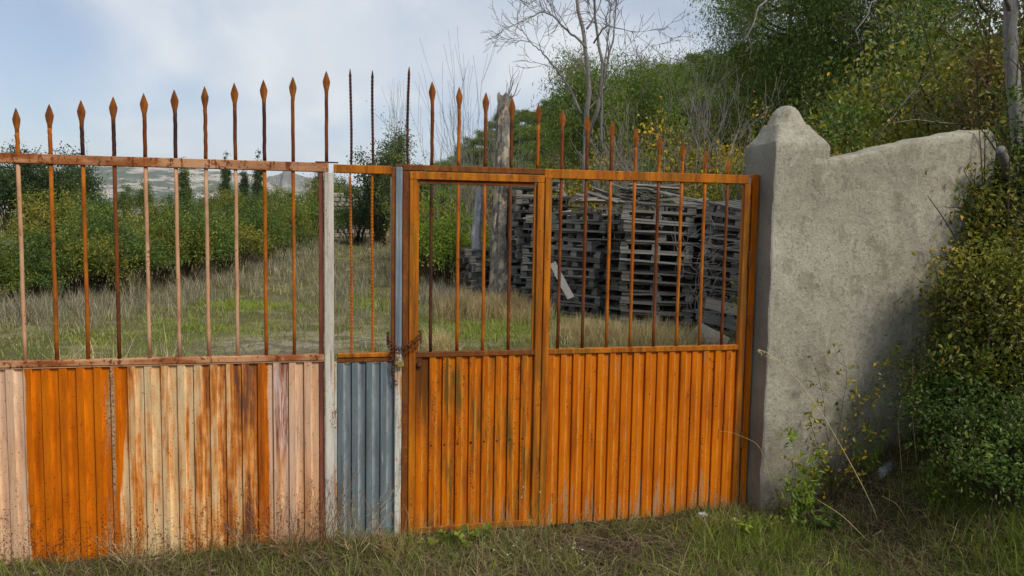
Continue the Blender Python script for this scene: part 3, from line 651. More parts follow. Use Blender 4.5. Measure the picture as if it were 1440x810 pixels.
# ---------------------------------------------------------------- plaster pillar and wing wall
def nvec(V, amp, sc, seed=0):
    out = np.array(V, float)
    for k in range(len(out)):
        p = Vector(out[k])*sc+Vector((seed, seed*2, seed*3))
        out[k] += np.array(mnoise.noise_vector(p))*amp
    return out
def build_wall():
    root = empty('plaster_wall', (2.78, .02, 0)); tag(root, 'weathered plastered gate pillar with pointed cap and its sloping wing wall', 'wall')
    cx, cy = 2.778, .02
    half = lambda z: (.178, .17)
    lv = [(-.15, .186), (.2, .186), (.55, .184), (.9, .182), (1.2, .181), (1.5, .18), (1.8, .179), (2.0, .179), (2.1, .178), (2.18, .179), (2.215, .18), (2.235, .174), (2.26, .158), (2.30, .132), (2.335, .117), (2.350, .112), (2.358, .097), (2.40, .086), (2.435, .070), (2.455, .05), (2.466, .028), (2.470, .008)]
    zs = []; hs = []
    for (a, ha), (b_, hb) in zip(lv[:-1], lv[1:]):
        n = max(1, int((b_-a)/.035))
        for k in range(n): zs.append(a+(b_-a)*k/n); hs.append(ha+(hb-ha)*k/n)
    zs.append(lv[-1][0]); hs.append(lv[-1][1])
    N = 14; V = []
    for z, h in zip(zs, hs):
        rnd_ = .03 if z < 2.2 else .03+.5*(z-2.2)
        rr = min(h*.95, .004+max(0, z-2.25)*.45); sharp = z < 2.14
        ring = []
        cxx = cx-.02*smooth(2.2, 2.47, z)
        for e in range(4):
            for k in range(N):
                t = -1+2*k/N
                x, y = [(t, -1), (1, t), (-t, 1), (-1, -t)][e]
                x *= h; y *= h*.955
                # rounded corners
                qx, qy = max(abs(x)-(h-rr), 0), max(abs(y)-(h*.955-rr), 0)
                l = math.hypot(qx, qy)
                if l > rr and qx > 1e-6 and qy > 1e-6 and not (sharp and x > 0):
                    x = math.copysign(h-rr+qx/l*rr, x); y = math.copysign(h*.955-rr+qy/l*rr, y)
                ring.append((cxx+x, cy+y, z))
        V += ring
    n = 4*N
    V = nvec(V, .007, 6.0); V = nvec(V, .004, 19.0, 5); V = nvec(V, .008, 2.0, 2)
    q = [(i*n+j, i*n+(j+1) % n, (i+1)*n+(j+1) % n, (i+1)*n+j) for i in range(len(zs)-1) for j in range(n)]
    V = np.vstack([V, [(cx-.02, cy, zs[-1]+.002)]])
    L = (len(zs)-1)*n
    me = mesh('pillar', V, [np.array(q), np.array([(L+j, L+(j+1) % n, len(V)-1) for j in range(n)])], smooth=True)
    # cap is everything above the shoulder: keep it as its own part
    kz = next(i for i, z in enumerate(zs) if z >= 2.225)
    vb = V[:(kz+1)*n]; qb = np.array(q[:kz*n])
    me = mesh('pillar', vb, [qb], smooth=True); me.set_sharp_from_angle(angle=rad(38)); link('pillar', me, M_plaster, root)
    vc = V[kz*n:]; qc = np.array(q[kz*n:])-kz*n
    tc_ = np.array([(L+j, L+(j+1) % n, len(V)-1) for j in range(n)])-kz*n
    link('pillar_cap', mesh('pillar_cap', vc, [qc, tc_], smooth=True), M_plaster, root)
    # wing wall
    tx = [2.66, 2.985, 3.01, 3.05, 3.163, 3.33, 3.503, 3.75, 3.95, 4.04, 4.08, 4.11, 4.125, 4.13]
    tz = [2.155, 2.146, 2.142, 2.150, 2.183, 2.222, 2.257, 2.305, 2.342, 2.358, 2.355, 2.335, 2.30, 2.27]
    xs = np.linspace(2.66, 4.13, 58)
    rows = []
    prof = []                                     # (u across thickness, v height fraction offset)
    for k in range(56): prof.append(('f', k/55))
    top = [(.0, 0), (.012, .010), (.05, .018), (.12, .022), (.2, .018), (.24, .008), (.25, 0)]
    V = []
    for x in xs:
        T = float(np.interp(x, tx, tz))+.003*math.sin(x*23)+.003*math.sin(x*51+1)
        hz = lambda z: .0165+.012*(1-float(smooth(2.72, 2.93, x)))-.955*float(np.interp(z, [p_[0] for p_ in lv[:9]], [p_[1] for p_ in lv[:9]]))
        yf = hz(2.14)
        for _, k in prof: V.append((x, hz(-.15+(T+.15)*k), -.15+(T+.15)*k))
        for u, v in top[1:]: V.append((x, yf+u, T+v))
        for k in (1., .66, .33, 0): V.append((x, yf+.25, -.15+(T+.15)*k-.004))
    m_ = len(prof)+len(top)-1+4
    V = nvec(V, .007, 6.0); V = nvec(V, .004, 19.0, 5); V = nvec(V, .008, 2.0, 2)
    q = [(i*m_+j, (i+1)*m_+j, (i+1)*m_+j+1, i*m_+j+1) for i in range(len(xs)-1) for j in range(m_-1)]
    link('wing_wall', mesh('wing_wall', V, [np.array(q)], smooth=True), M_plaster, root)
    reparent(root)
build_wall()

# ---------------------------------------------------------------- vegetation builders
def leaves(g, C, size, aspect=.5, up=.35, fold=.22, face=None):
    n = len(C); size = np.broadcast_to(np.asarray(size, float), n)
    d = rdir(g, n); nr = rdir(g, n)+np.array([0, 0, up*2.2]); nr -= (nr*d).sum(1, keepdims=True)*d; nr = unit(nr)
    sd_ = np.cross(d, nr); L = size[:, None]; w = L*aspect*.5
    mid = C+d*L*.45
    V = np.stack([C, mid+sd_*w+nr*w*fold*2, C+d*L-nr*L*.1, mid-sd_*w+nr*w*fold*2], 1).reshape(-1, 3)
    k = np.arange(n)[:, None]*4
    T = np.concatenate([k+np.array([[0, 1, 2]]), k+np.array([[0, 2, 3]])])
    return V, T
def add_leaves(mb, g, C, size, rnd_, **kw):
    V, T = leaves(g, C, size, **kw); mb.add(V, tris=T, a=np.repeat(rnd_, 4))

def ell(g, n, hollow=2.4, low=-.35):
    """directions and radii of clump centres in a rough ellipsoid"""
    d = rdir(g, n*3); d = d[d[:, 2] > low][:n]
    r = g.random(len(d))**(1/hollow)
    bump = .78+.3*np.sin(d[:, 0]*3.1+g.random()*6)*np.sin(d[:, 1]*2.7+g.random()*6)+.16*np.sin(d[:, 2]*7+d[:, 0]*5)
    return d*(r*bump)[:, None]

def bush_mesh(seed, a, b, h, ncl=70, nl=70, cr=.17, ls=.07, aspect=.5, shoots=8, low=-.35, stems=40, name='shrub', hollow=2.4, up=.35):
    g = np.random.default_rng(seed)
    E_ = ell(g, ncl, hollow, low)
    C = np.stack([E_[:, 0]*a, E_[:, 1]*b, h*.5+E_[:, 2]*h*.52], -1)
    C[:, 2] = np.maximum(C[:, 2], .06*h)
    fo = MB(); st = MB()
    crn = g.random(len(C))
    spread = cr*(.6+.8*g.random(len(C)))
    k = np.repeat(np.arange(len(C)), nl)
    pts = C[k]+g.normal(size=(len(k), 3))*(spread[k]*.55)[:, None]*np.array([1, 1, .8])
    rn = np.clip(crn[k]*.55+g.random(len(k))*.45, 0, 1)
    add_leaves(fo, g, pts, ls*(.55+.8*g.random(len(k))), rn, aspect=aspect, up=up)
    root = np.array([0, 0, 0.0])
    for i in range(min(stems, len(C))):
        c = C[i]; p0 = root+np.array([g.normal()*a*.12, g.normal()*b*.12, -.08])
        t = np.linspace(0, 1, 6)[:, None]
        P = p0*(1-t)+c*t+np.array([0, 0, h*.12])*np.sin(t*PI)+g.normal(size=(6, 3))*.03*h*t*(1-t)*2
        st.tube(P, np.linspace(.012, .003, 6)*h**.6, 5, cap=False)
    for i in range(shoots):       # whippy shoots that break the outline
        c = C[g.integers(len(C))]; d = unit(np.array([c[0]*.5, c[1]*.5, h*.5])+g.normal(size=3)*.25*h)
        L = h*g.uniform(.18, .4); t = np.linspace(0, 1, 5)[:, None]
        P = c+d*L*t+np.array([0, 0, -.15*L])*t**2
        st.tube(P, np.linspace(.005, .0015, 5)*h**.5, 4, cap=False)
        m_ = 16; tt = g.random(m_)[:, None]
        add_leaves(fo, g, c+d*L*tt+g.normal(size=(m_, 3))*.02*h, ls*(.5+.7*g.random(m_)), g.random(m_)*.6+.3, aspect=aspect)
    return st.mesh('stems'), fo.mesh('foliage')
def put(name, meshes, mats, loc, scale=1.0, rotz=0.0, label=None, cat=None, group=None, names=('stems', 'foliage'), tilt=(0, 0)):
    sc = scale if isinstance(scale, (tuple, list)) else (scale,)*3
    r = empty(name, loc, (tilt[0], tilt[1], rotz), sc)
    tag(r, label, cat, group)
    for me, mt, nm in zip(meshes, mats, names):
        if me is not None: link(nm, me, mt, r)
    return r
def gpt(px, d, dz=-.02):
    p = at(px, 400, d); return (p[0], p[1], gz(p[0], p[1])+dz)

def grow(g, p, d, L, r, lev, segs, tips, spread=.6, nch=3, gnarl=.18, up=.12, taper=.62, nseg=4, minr=.002):
    p = np.array(p, float); d = unit(np.array(d, float))
    pts = [p]
    for i in range(nseg):
        d = unit(d+g.normal(size=3)*gnarl+np.array([0, 0, up]))
        q = p+d*L/nseg
        r0 = max(minr, r*(1-(1-taper)*i/nseg)); r1 = max(minr, r*(1-(1-taper)*(i+1)/nseg))
        segs.append((p, q, r0, r1)); p = q
        pts.append(p)
        if lev > 0 and i >= 1-(lev < 2):
            for _ in range(nch if i == nseg-1 else max(1, nch-1)):
                if g.random() < .8:
                    nd = unit(d+rdir(g, 1)[0]*spread*1.4)
                    grow(g, p, nd, L*g.uniform(.45, .75), r1*.6, lev-1, segs, tips, spread, nch, gnarl, up, taper, nseg, minr)
    tips.append((p, d))
def seg_mesh(segs, n=5, name='branches'):
    A = np.array([s_[0] for s_ in segs]); B = np.array([s_[1] for s_ in segs])
    return MB().segs(A, B, np.array([s_[2] for s_ in segs]), np.array([s_[3] for s_ in segs]), n).mesh(name, True)
def limb(P, r, jit=.0, g=None, n=8, mb=None):
    P = np.array(P, float); t = np.linspace(0, len(P)-1, len(P)*4)
    # smooth with cosine-free Catmull style interpolation
    Q = np.stack([np.interp(t, np.arange(len(P)), P[:, k]) for k in range(3)], -1)
    Q[1:-1] = (Q[:-2]+2*Q[1:-1]+Q[2:])/4
    if g is not None: Q += g.normal(size=Q.shape)*jit
    R = np.interp(np.linspace(0, 1, len(Q)), np.linspace(0, 1, len(r)), r)
    (mb or MB()).tube(Q, R, n); return Q, R

# ---------------------------------------------------------------- pallets
def pallet_parts():
    g = random.Random(3); out = []
    def board(L, w, t, seed):
        r = random.Random(seed); V = []; n = 5
        for i in range(n):
            x = -L/2+L*i/(n-1); b_ = r.uniform(-.006, .006); e = r.uniform(-.008, .008)*(i in (0, n-1))
            for y, z in ((-w/2, 0), (w/2, 0), (w/2, t), (-w/2, t)): V.append((x+e, y+r.uniform(-.003, .003), z+b_))
        q = [(i*4+j, i*4+(j+1) % 4, i*4+4+(j+1) % 4, i*4+4+j) for i in range(n-1) for j in range(4)]
        q += [(3, 2, 1, 0), (n*4-4, n*4-3, n*4-2, n*4-1)]
        return mesh('board', V, [np.array(q)])
    B = [board(1.2, .125, .031, k) for k in range(4)]
    Bs = [board(1.0, .11, .026, 9+k) for k in range(2)]
    blk = MB().bevbox(-.07, .07, -.055, .055, 0, .074, .004).mesh('block')
    return B, Bs, blk
PB, PBS, PBLK = pallet_parts()
ORD = ['lowest', 'second', 'third', 'fourth', 'fifth', 'sixth', 'seventh', 'eighth', 'ninth', 'tenth', 'eleventh', 'twelfth', 'thirteenth', 'fourteenth', 'fifteenth', 'sixteenth', 'seventeenth', 'eighteenth', 'nineteenth']
def pallet(loc, rot, mat, label, group, g, drop=.1):
    r = empty('pallet', loc, rot); tag(r, label, 'pallet', group)
    def pc(n, me, l, rz=0.0):
        if g.random() > drop: link(n, me, mat, r, (l[0]+g.uniform(-.012, .012), l[1]+g.uniform(-.008, .008), l[2]), (g.uniform(-.015, .015), g.uniform(-.012, .012), rz+g.uniform(-.02, .02)))
    for y in (-.44, 0, .44): pc('bottom_board', g.choice(PB), (0, y, 0))
    for x in (-.53, 0, .53):
        for y in (-.44, 0, .44): pc('block', PBLK, (x, y, .0325))
    for x in (-.53, 0, .53): pc('cross_board', g.choice(PBS), (x, 0, .108), PI/2)
    for y in (-.44, -.22, 0, .22, .44): pc('deck_board', g.choice(PB), (0, y, .1355))
def stack(px, d, yaw, n, where, seed, mat=None, tilt=(0, 0), jit=.06, lean=(0, 0), short=1.0):
    g = random.Random(seed); x, y, z = gpt(px, d, 0.0)
    vy = YAW+math.atan((px-720)/F_PX)
    for k in range(n):
        f = k/max(1, n-1)
        a = -vy+yaw+g.uniform(-.12, .12)
        tl = (tilt[0]*f+g.uniform(-.026, .026), tilt[1]*f+g.uniform(-.03, .03))
        lab = ('topmost' if k == n-1 else ORD[k])+' weathered grey pallet in the stack '+where
        pallet((x+lean[0]*f+g.uniform(-jit, jit), y+lean[1]*f+g.uniform(-jit, jit), z+.02+k*.168), (*tl, a), (mat or M_pallet) if g.random() < .7 else M_pallet_d, lab, 'pallets in the stack '+where, g)
    return z+.02+n*.168
stack(746, 18.0, .42, 15, 'beside the tall dead trunk', 1, jit=.07)
stack(832, 15.4, -.72, 11, 'set cornerwise with pale plank leaning on it', 2, jit=.07)
topC = stack(924, 14.2, .04, 12, 'capped with loose broken boards', 3, tilt=(-.03, .05), jit=.1)
stack(822, 18.6, .15, 12, 'behind the cornerwise stack', 4, M_pallet_d)
stack(930, 15.9, .1, 12, 'standing right behind the front stack', 8, M_pallet_d)
stack(985, 15.6, .25, 12, 'hidden behind dry vine tangle', 5, M_pallet_d)
stack(1046, 13.4, -.35, 12, 'leaning beside the gate pillar', 6, tilt=(.06, .16), lean=(.12, 0))
stack(786, 17.2, -.25, 13, 'between the dead trunk stack and the cornerwise stack', 11, jit=.09)
stack(876, 15.2, -.5, 11, 'squeezed between the cornerwise and the front stack', 12, jit=.09)
stack(1000, 14.8, .12, 12, 'behind the vines next to the front stack', 13, tilt=(.03, -.05), jit=.08)
stack(688, 18.6, .3, 6, 'low between the two dead trunks', 7, M_pallet_d, jit=.09)
# loose planks
def plank(p, q, w, t, mat, label, group=None, roll=0.0, seed=0):
    p = Vector(p); q = Vector(q); d = q-p; L = d.length
    r = random.Random(seed); mb = MB(); n = 7; V = []
    for i in range(n):
        x = L*i/(n-1); b_ = r.uniform(-.008, .008); e = r.uniform(-.03, .03) if i in (0, n-1) else 0
        for k, (y, z) in enumerate(((-w/2, -t/2), (w/2, -t/2), (w/2, t/2), (-w/2, t/2))): V.append((x+e*(1 if k in (0, 3) else -.6), y+r.uniform(-.004, .004), z+b_))
    qd = [(i*4+j, i*4+(j+1) % 4, i*4+4+(j+1) % 4, i*4+4+j) for i in range(n-1) for j in range(4)]+[(3, 2, 1, 0), (n*4-4, n*4-3, n*4-2, n*4-1)]
    o = link('plank', mesh('plank', V, [np.array(qd)]), mat, None, p)
    o.rotation_mode = 'QUATERNION'; o.rotation_quaternion = d.to_track_quat('X', 'Z') @ Matrix.Rotation(roll, 3, 'X').to_quaternion()
    tag(o, label, 'plank', group)
plank(at(735, 307, 16.6), at(802, 296, 16.2), .075, .03, M_plank, 'long pale bare plank sticking out of the pallets by the dead trunk', seed=1)
plank(at(752, 316, 16.4), at(790, 299, 16.3), .06, .03, M_plank, 'short pale stick just under the long bare plank', seed=2)
plank(at(777, 370, 14.4), at(803, 420, 13.7), .12, .025, M_pallet, 'grey plank leaning steeply against the cornerwise pallet stack', roll=.6, seed=3)
plank(at(976, 464, 12.3), at(1020, 488, 11.9), .3, .03, M_plank, 'wide pale grey board lying in the dry grass by the pillar', roll=1.0, seed=4)
plank(at(992, 426, 12.4), at(1052, 440, 12.0), .16, .03, M_plank, 'grey board with pale upper edge below the vine tangle', roll=1.35, seed=5)
plank(at(990, 445, 12.5), at(1050, 462, 12.1), .16, .03, M_pallet, 'dull grey board under the pale-edged board', roll=1.3, seed=6)
gq = random.Random(12)
for k in range(26):
    px = gq.uniform(858, 985); py = 252+abs(px-930)*.22+gq.uniform(0, 24)
    ang = gq.uniform(-.5, .45); L = gq.uniform(25, 62)
    p = at(px-L*math.cos(ang), max(py-L*math.sin(ang)*.6, 252), gq.uniform(13.6, 14.6)); q = at(px+L*.3, py+8+L*.25*math.sin(ang), gq.uniform(13.6, 14.4))
    zmin = topC+.01*k*.6
    p[2] = max(p[2], topC+.02); q[2] = max(q[2], topC)
    plank(p, q, gq.uniform(.06, .12), .022, gq.choice([M_pallet, M_pallet, M_plank, M_pallet_d]), 'loose broken board heaped on top of the front pallet stack', 'loose boards on the front stack', gq.uniform(-.7, .7), 20+k)
def vines():
    g = np.random.default_rng(21); mb = MB()
    for k in range(70):
        px, py, d = g.uniform(945, 1010), g.uniform(330, 480), g.uniform(12.3, 13.3)
        a = g.uniform(-.6, .6) if k % 2 else g.uniform(1.1, 2.0); L = g.uniform(15, 55)
        p = at(px, py, d); q = at(px+L*math.cos(a), py-L*math.sin(a), d+g.uniform(-.2, .2)); md = (p+q)/2+g.normal(size=3)*.12
        t = np.linspace(0, 1, 9)[:, None]
        P = p*(1-t)**2+2*md*t*(1-t)+q*t**2
        P[:, 2] = np.maximum(P[:, 2], .03)
        mb.tube(P, .0045, 4, cap=False)
    o = link('dry_vine_tangle', mb.mesh('dry_vine_tangle'), M_twig_g); tag(o, 'grey tangle of dry vine stems hanging over the pallets near the pillar', 'vine')
vines()

# ---------------------------------------------------------------- dead trunks
def snag(name, pts, rads, label, mat, seed, jag=.5, twigs=3, n=22):
    g = np.random.default_rng(seed); r = empty(name, tuple(pts[0])); tag(r, label, 'tree')
    P = np.array(pts); t = np.linspace(0, 1, 46)
    Q = np.stack([np.interp(t, np.linspace(0, 1, len(P)), P[:, k]) for k in range(3)], -1)
    R = np.interp(t, np.linspace(0, 1, len(rads)), rads)
    th = np.arange(n)*2*PI/n; V = []
    ph = g.random(4)*6
    for i in range(len(t)):
        rr = R[i]*(1+.09*np.sin(9*th+2*np.sin(t[i]*9))*np.sin(t[i]*23+3*th)+.10*np.sin(3*th+ph[0]+t[i]*3)+.06*np.sin(7*th+ph[1]-t[i]*5)+.05*np.sin(13*th+ph[2])+g.normal(size=n)*.045)
        ring = np.stack([Q[i, 0]+rr*np.cos(th), Q[i, 1]+rr*np.sin(th), np.full(n, Q[i, 2])], -1)
        if i == len(t)-1: ring[:, 2] += jag*(np.abs(np.sin(2.5*th+ph[3]))*.6+g.random(n)*.5)*R[-1]*2-.1
        V.append(ring)
    V.append(Q[-1][None]-np.array([[0, 0, .25]])); V = np.concatenate(V); m_ = len(t)
    q = [(i*n+j, i*n+(j+1) % n, (i+1)*n+(j+1) % n, (i+1)*n+j) for i in range(m_-1) for j in range(n)]
    me = mesh('trunk', V-P[0], [np.array(q), np.array([((m_-1)*n+j, (m_-1)*n+(j+1) % n, m_*n) for j in range(n)])], smooth=False)
    link('trunk', me, mat, r)
    for k in range(twigs):
        p = Q[-1]-P[0]+np.array([g.normal()*R[-1]*.5, 0, -.1]); segs = []; tips = []
        grow(g, p, (g.uniform(.1, .8), g.normal()*.3, .9), .5, .012, 1, segs, tips, .5, 2, .2, .1)
        link('twig', seg_mesh(segs, 4, 'twig'), M_twig, r)
    return r
b0 = gpt(705, 17.6, -.15)
tp = at(709, 138, 17.6)
snag('dead_tree', [b0, at(703, 330, 17.6), at(708, 240, 17.6), tp], [.235, .19, .178, .168, .155], 'tall broken dead tree trunk with peeling bark beside the pallets', M_snag, 5, .8)
b1 = gpt(671, 18.2, -.1)
snag('dead_tree', [b1, at(670, 330, 18.2), at(676, 262, 18.2)], [.13, .10, .085], 'slim pale dead trunk left of the tall broken trunk', M_pale_bark, 6, .6, 1, 14)
gq = np.random.default_rng(31)
def bare_clump(px, d, h, n, label, seed, mat=M_twig, lean=.12, r=.018):
    g = np.random.default_rng(seed); segs = []; tips = []
    o = gpt(px, d); rt = empty('bare_shrub', o); tag(rt, label, 'shrub')
    for k in range(n):
        p = np.array([g.normal()*.25, g.normal()*.25, 0.0])
        grow(g, p, (g.normal()*lean, g.normal()*lean, 1), h*g.uniform(.55, .8), r*g.uniform(.6, 1), 2, segs, tips, .33, 2, .06, .1, .55, 5, .003)
    link('stems', seg_mesh(segs, 4, 'stems'), mat, rt)
bare_clump(652, 21, 4.1, 9, 'tall bare upright whips behind the slim dead trunk', 3, M_twig_g, .08)
bare_clump(690, 22, 3.0, 6, 'lower bare whips rising behind the tall broken trunk', 4, M_twig_g, .1)

# bare tree above the pallets, limbs traced, twigs grown
def bare_tree():
    d = 21.0; g = np.random.default_rng(8)
    o = gpt(822, d, -.1); r = empty('bare_tree', o); tag(r, 'leafless grey tree with spreading crooked limbs above the pallet stacks', 'tree')
    O = np.array(o); A = lambda *p: [np.array(at(x, y, d+k))-O for (x, y, k) in p]
    mb = MB(); limbs = []
    def lb(pts, r0, r1):
        Q, R = limb(pts, [r0, r1], .012, g, 7, mb); limbs.append((Q, R))
    lb([np.zeros(3)]+A((822, 245, 0), (824, 170, 0), (829, 105, 0), (820, 50, .2), (811, 0, .3), (806, -70, .4)), .085, .035)
    lb(A((823, 200, 0), (842, 150, -.4), (848, 95, -.5), (838, 40, -.5), (834, -60, -.5)), .055, .025)
    lb(A((824, 66, 0), (800, 44, .3), (775, 20, .5), (760, 16, .6), (733, 33, .7)), .035, .008)
    lb(A((818, 160, 0), (800, 120, .5), (776, 90, .8), (762, 72, .9), (746, 60, .9), (735, 43, 1.0)), .035, .007)
    lb(A((762, 72, .9), (757, 60, .9), (768, 70, .8)), .012, .005)
    lb(A((775, 20, .5), (765, 3, .5), (757, -30, .5)), .016, .006)
    lb(A((848, 110, -.5), (862, 60, -.7), (866, 10, -.8), (874, -50, -.9)), .03, .01)
    lb(A((845, 210, -.2), (846, 140, -.6), (853, 70, -1.0), (858, 15, -1.0)), .035, .01)
    lb(A((835, 62, -.4), (850, 36, -.8), (872, 40, -1), (895, 46, -1)), .025, .006)
    lb(A((826, 40, .1), (842, 10, .5), (856, -40, .7)), .03, .008)
    link('trunk', mb.mesh('trunk', True), M_twig_g, r)
    segs = []; tips = []
    for Q, R in limbs:
        for k in range(2, len(Q)):
            for _ in range(2 if R[k] < .03 else 1):
                if g.random() < .24 and Q[k][2] > 2.3:
                    dv = unit(Q[k]-Q[k-1]); grow(g, Q[k], unit(dv+rdir(g, 1)[0]*.9), g.uniform(.4, 1.2), max(.006, R[k]*.4), 2, segs, tips, .55, 2, .14, .05, .5, 4, .005)
    link('twigs', seg_mesh(segs, 4, 'twigs'), M_twig, r)
bare_tree()
def bare_tree2(px, d, h, seed, label, lev=3, r0=.06, lean=(0, 0)):
    g = np.random.default_rng(seed); o = gpt(px, d, -.1); r = empty('bare_tree', o); tag(r, label, 'tree')
    segs = []; tips = []
    for k in range(3): grow(g, (g.normal()*.15, g.normal()*.15, 0), (lean[0]+g.normal()*.15, lean[1]+g.normal()*.15, 1), h*.62, r0, lev, segs, tips, .42, 2, .1, .1, .6, 5, .0035)
    link('branches', seg_mesh(segs, 4), M_twig_g, r)
bare_tree2(968, 22, 5.0, 41, 'twiggy leafless tree reaching the sky beside the dark pine', 3, .05)
bare_tree2(905, 20, 3.6, 42, 'thin bare sapling between the two leafless trees', 2, .03)
bare_tree2(880, 17, 3.0, 43, 'crooked bare bush just behind the front pallet stack', 3, .025)
bare_tree2(1010, 15, 3.3, 44, 'bare thorny bush above the leaning pallets', 3, .025)

# ---------------------------------------------------------------- hedge and trees of the field
HB = [bush_mesh(100+k, 1.5, 1.4, 2.0, 95, 85, .27, .07, .55, 22) for k in range(4)]
gb = random.Random(77)
row = [(-70, 14.2, .75), (-20, 14.6, .62), (30, 15.0, .6), (62, 15.8, .72), (108, 16.3, .86), (140, 18.0, .92), (182, 17.5, .8), (222, 19.5, .9), (262, 20, .92), (292, 22.5, .98), (318, 23.5, 1.0), (345, 27, 1.06), (372, 29, 1.1), (396, 34, 1.15), (420, 38, 1.25), (440, 43, 1.35), (462, 52, 1.45), (482, 60, 1.6)]
for i, (px, d, s) in enumerate(row):
    put('hedge_shrub', HB[i % 4], (M_stem, M_leaf_olive if i % 3 == 1 else M_leaf_green), gpt(px, d), (s, s, s*gb.uniform(.85, 1.2)), gb.uniform(0, 6), 'dense olive-green shrub in the hedge along the field path', 'shrub', 'shrubs of the field hedge')
row2 = [(85, 26, 1.15), (120, 30, 1.2), (225, 33, 1.05), (260, 40, 1.15), (310, 46, 1.3), (355, 55, 1.4), (405, 60, 1.5)]
for i, (px, d, s) in enumerate(row2):
    put('field_shrub', HB[(i+1) % 4], (M_stem, M_leaf_green if i % 2 else M_leaf_olive), gpt(px, d), s, gb.uniform(0, 6), 'bushy green shrub standing behind the field hedge', 'shrub', 'shrubs behind the field hedge')
TB = [bush_mesh(140+k, 2.0, 2.0, 5.6, 110, 80, .55, .17, .55, 10, -.7, 40) for k in range(3)]
for i, (px, d, s) in enumerate([(-70, 48, .85), (-25, 44, .8), (15, 46, .8), (48, 48, .88), (85, 47, .78), (118, 52, .8)]):
    put('broadleaf_tree', TB[i % 3], (M_stem, M_leaf_dark), gpt(px, d), s, gb.uniform(0, 6), 'dark green tree of the grove behind the field hedge', 'tree', 'trees of the dark green grove', ('trunk', 'crown'))
for px, d, s, lab in ((205, 95, .75, 'rounded green tree standing alone below the pale limestone hill'), (178, 100, .72, 'darker tree beside the rounded tree below the limestone hill')):
    put('broadleaf_tree', TB[1], (M_stem, M_leaf_green), gpt(px, d), s, 1.0, lab, 'tree', None, ('trunk', 'crown'))
PO = [bush_mesh(160+k, .62, .62, 8.0, 130, 60, .36, .2, .5, 6, -.9, 30) for k in range(2)]
for i, (px, d, s) in enumerate([(319, 92, .86), (345, 96, .80), (364, 92, .89), (450, 90, .8)]):
    put('poplar_tree', PO[i % 2], (M_stem, M_leaf_dark), gpt(px, d), (s*1.05, s*1.05, s), gb.uniform(0, 6), 'slender dark poplar rising above the hedge before the hills', 'tree', 'poplars above the hedge', ('trunk', 'crown'))
put('poplar_tree', PO[0], (M_twig, M_poplar), gpt(262, 70), (.9, .9, .62), 2.0, 'thin yellowing poplar above the hedge', 'tree', None, ('trunk', 'crown'))
# tree at the end of the path
px_, d_ = 545, 40
put('broadleaf_tree', bush_mesh(171, 1.35, 1.3, 4.9, 120, 75, .45, .12, .55, 10, -.8), (M_stem, M_leaf_dark), gpt(532, 41), 1.08, 0, 'dark leafy tree at the end of the grassy path', 'tree', None, ('trunk', 'crown'))
put('broadleaf_tree', bush_mesh(172, 1.0, 1.0, 4.4, 90, 60, .4, .12, .55, 10, -.8), (M_stem, M_leaf_green), gpt(582, 43), 1.0, 0, 'leafy green tree next to the tall poplar at the path end', 'tree', None, ('trunk', 'crown'))
r = put('poplar_tree', bush_mesh(173, .85, .85, 6.3, 120, 75, .42, .11, .55, 14, -.9), (M_twig, M_poplar), gpt(558, 39), 1.0, 0, 'pale green poplar with bare twiggy top behind the gate', 'tree', None, ('trunk', 'crown'))
g_ = np.random.default_rng(5); sg = []; tps = []
for k in range(9): grow(g_, (g_.normal()*.25, g_.normal()*.25, 4.6), (g_.normal()*.12, g_.normal()*.12, 1), 1.9, .012, 1, sg, tps, .25, 2, .05, .15, .5, 4, .004)
link('bare_top', seg_mesh(sg, 4, 'bare_top'), M_twig_g, r)
put('field_shrub', HB[2], (M_stem, M_leaf_green), gpt(500, 42), 1.15, 2, 'dark shrub in front of the ruined stone hut', 'shrub')
# ruined stone hut
def hut():
    o = gpt(503, 47, -.2); r = empty('ruined_hut', o, (0, 0, .2)); tag(r, 'small ruined stone hut half hidden by shrubs at the path end', 'hut')
    m, nt, P = new_mat('rubble_stone'); b = noi(nt, P, 4.0, 5, .7)
    finish(nt, ramp(nt, b, [(.35, (.13, .115, .09)), (.5, (.26, .235, .19)), (.68, (.4, .37, .31))]), .95, b, .8, .1, .1)
    g = random.Random(2)
    for zc in range(11):
        for k in range(8):
            if zc in (4, 5, 6) and k in (2, 3): continue
            if zc > 8 and k > 10-zc+4: continue
            w = g.uniform(.15, .2); h = .115
            x = -1.4+k*.37+(zc % 2)*.12; z = zc*.25
            link('stone', STONE, m, r, (x, g.uniform(-.04, .04), z), (g.uniform(-.05, .05), 0, g.uniform(-.08, .08)), (w*g.uniform(.95, 1.12), .3, h*g.uniform(.95, 1.1)))
    link('side_wall', MB().box(-1.6, 1.45, .25, 1.6, 0, 2.4).mesh('side_wall'), m, r)
_sv = MB().bevbox(-1, 1, -1, 1, 0, 2, .22); STONE = _sv.mesh('stone')
hut()

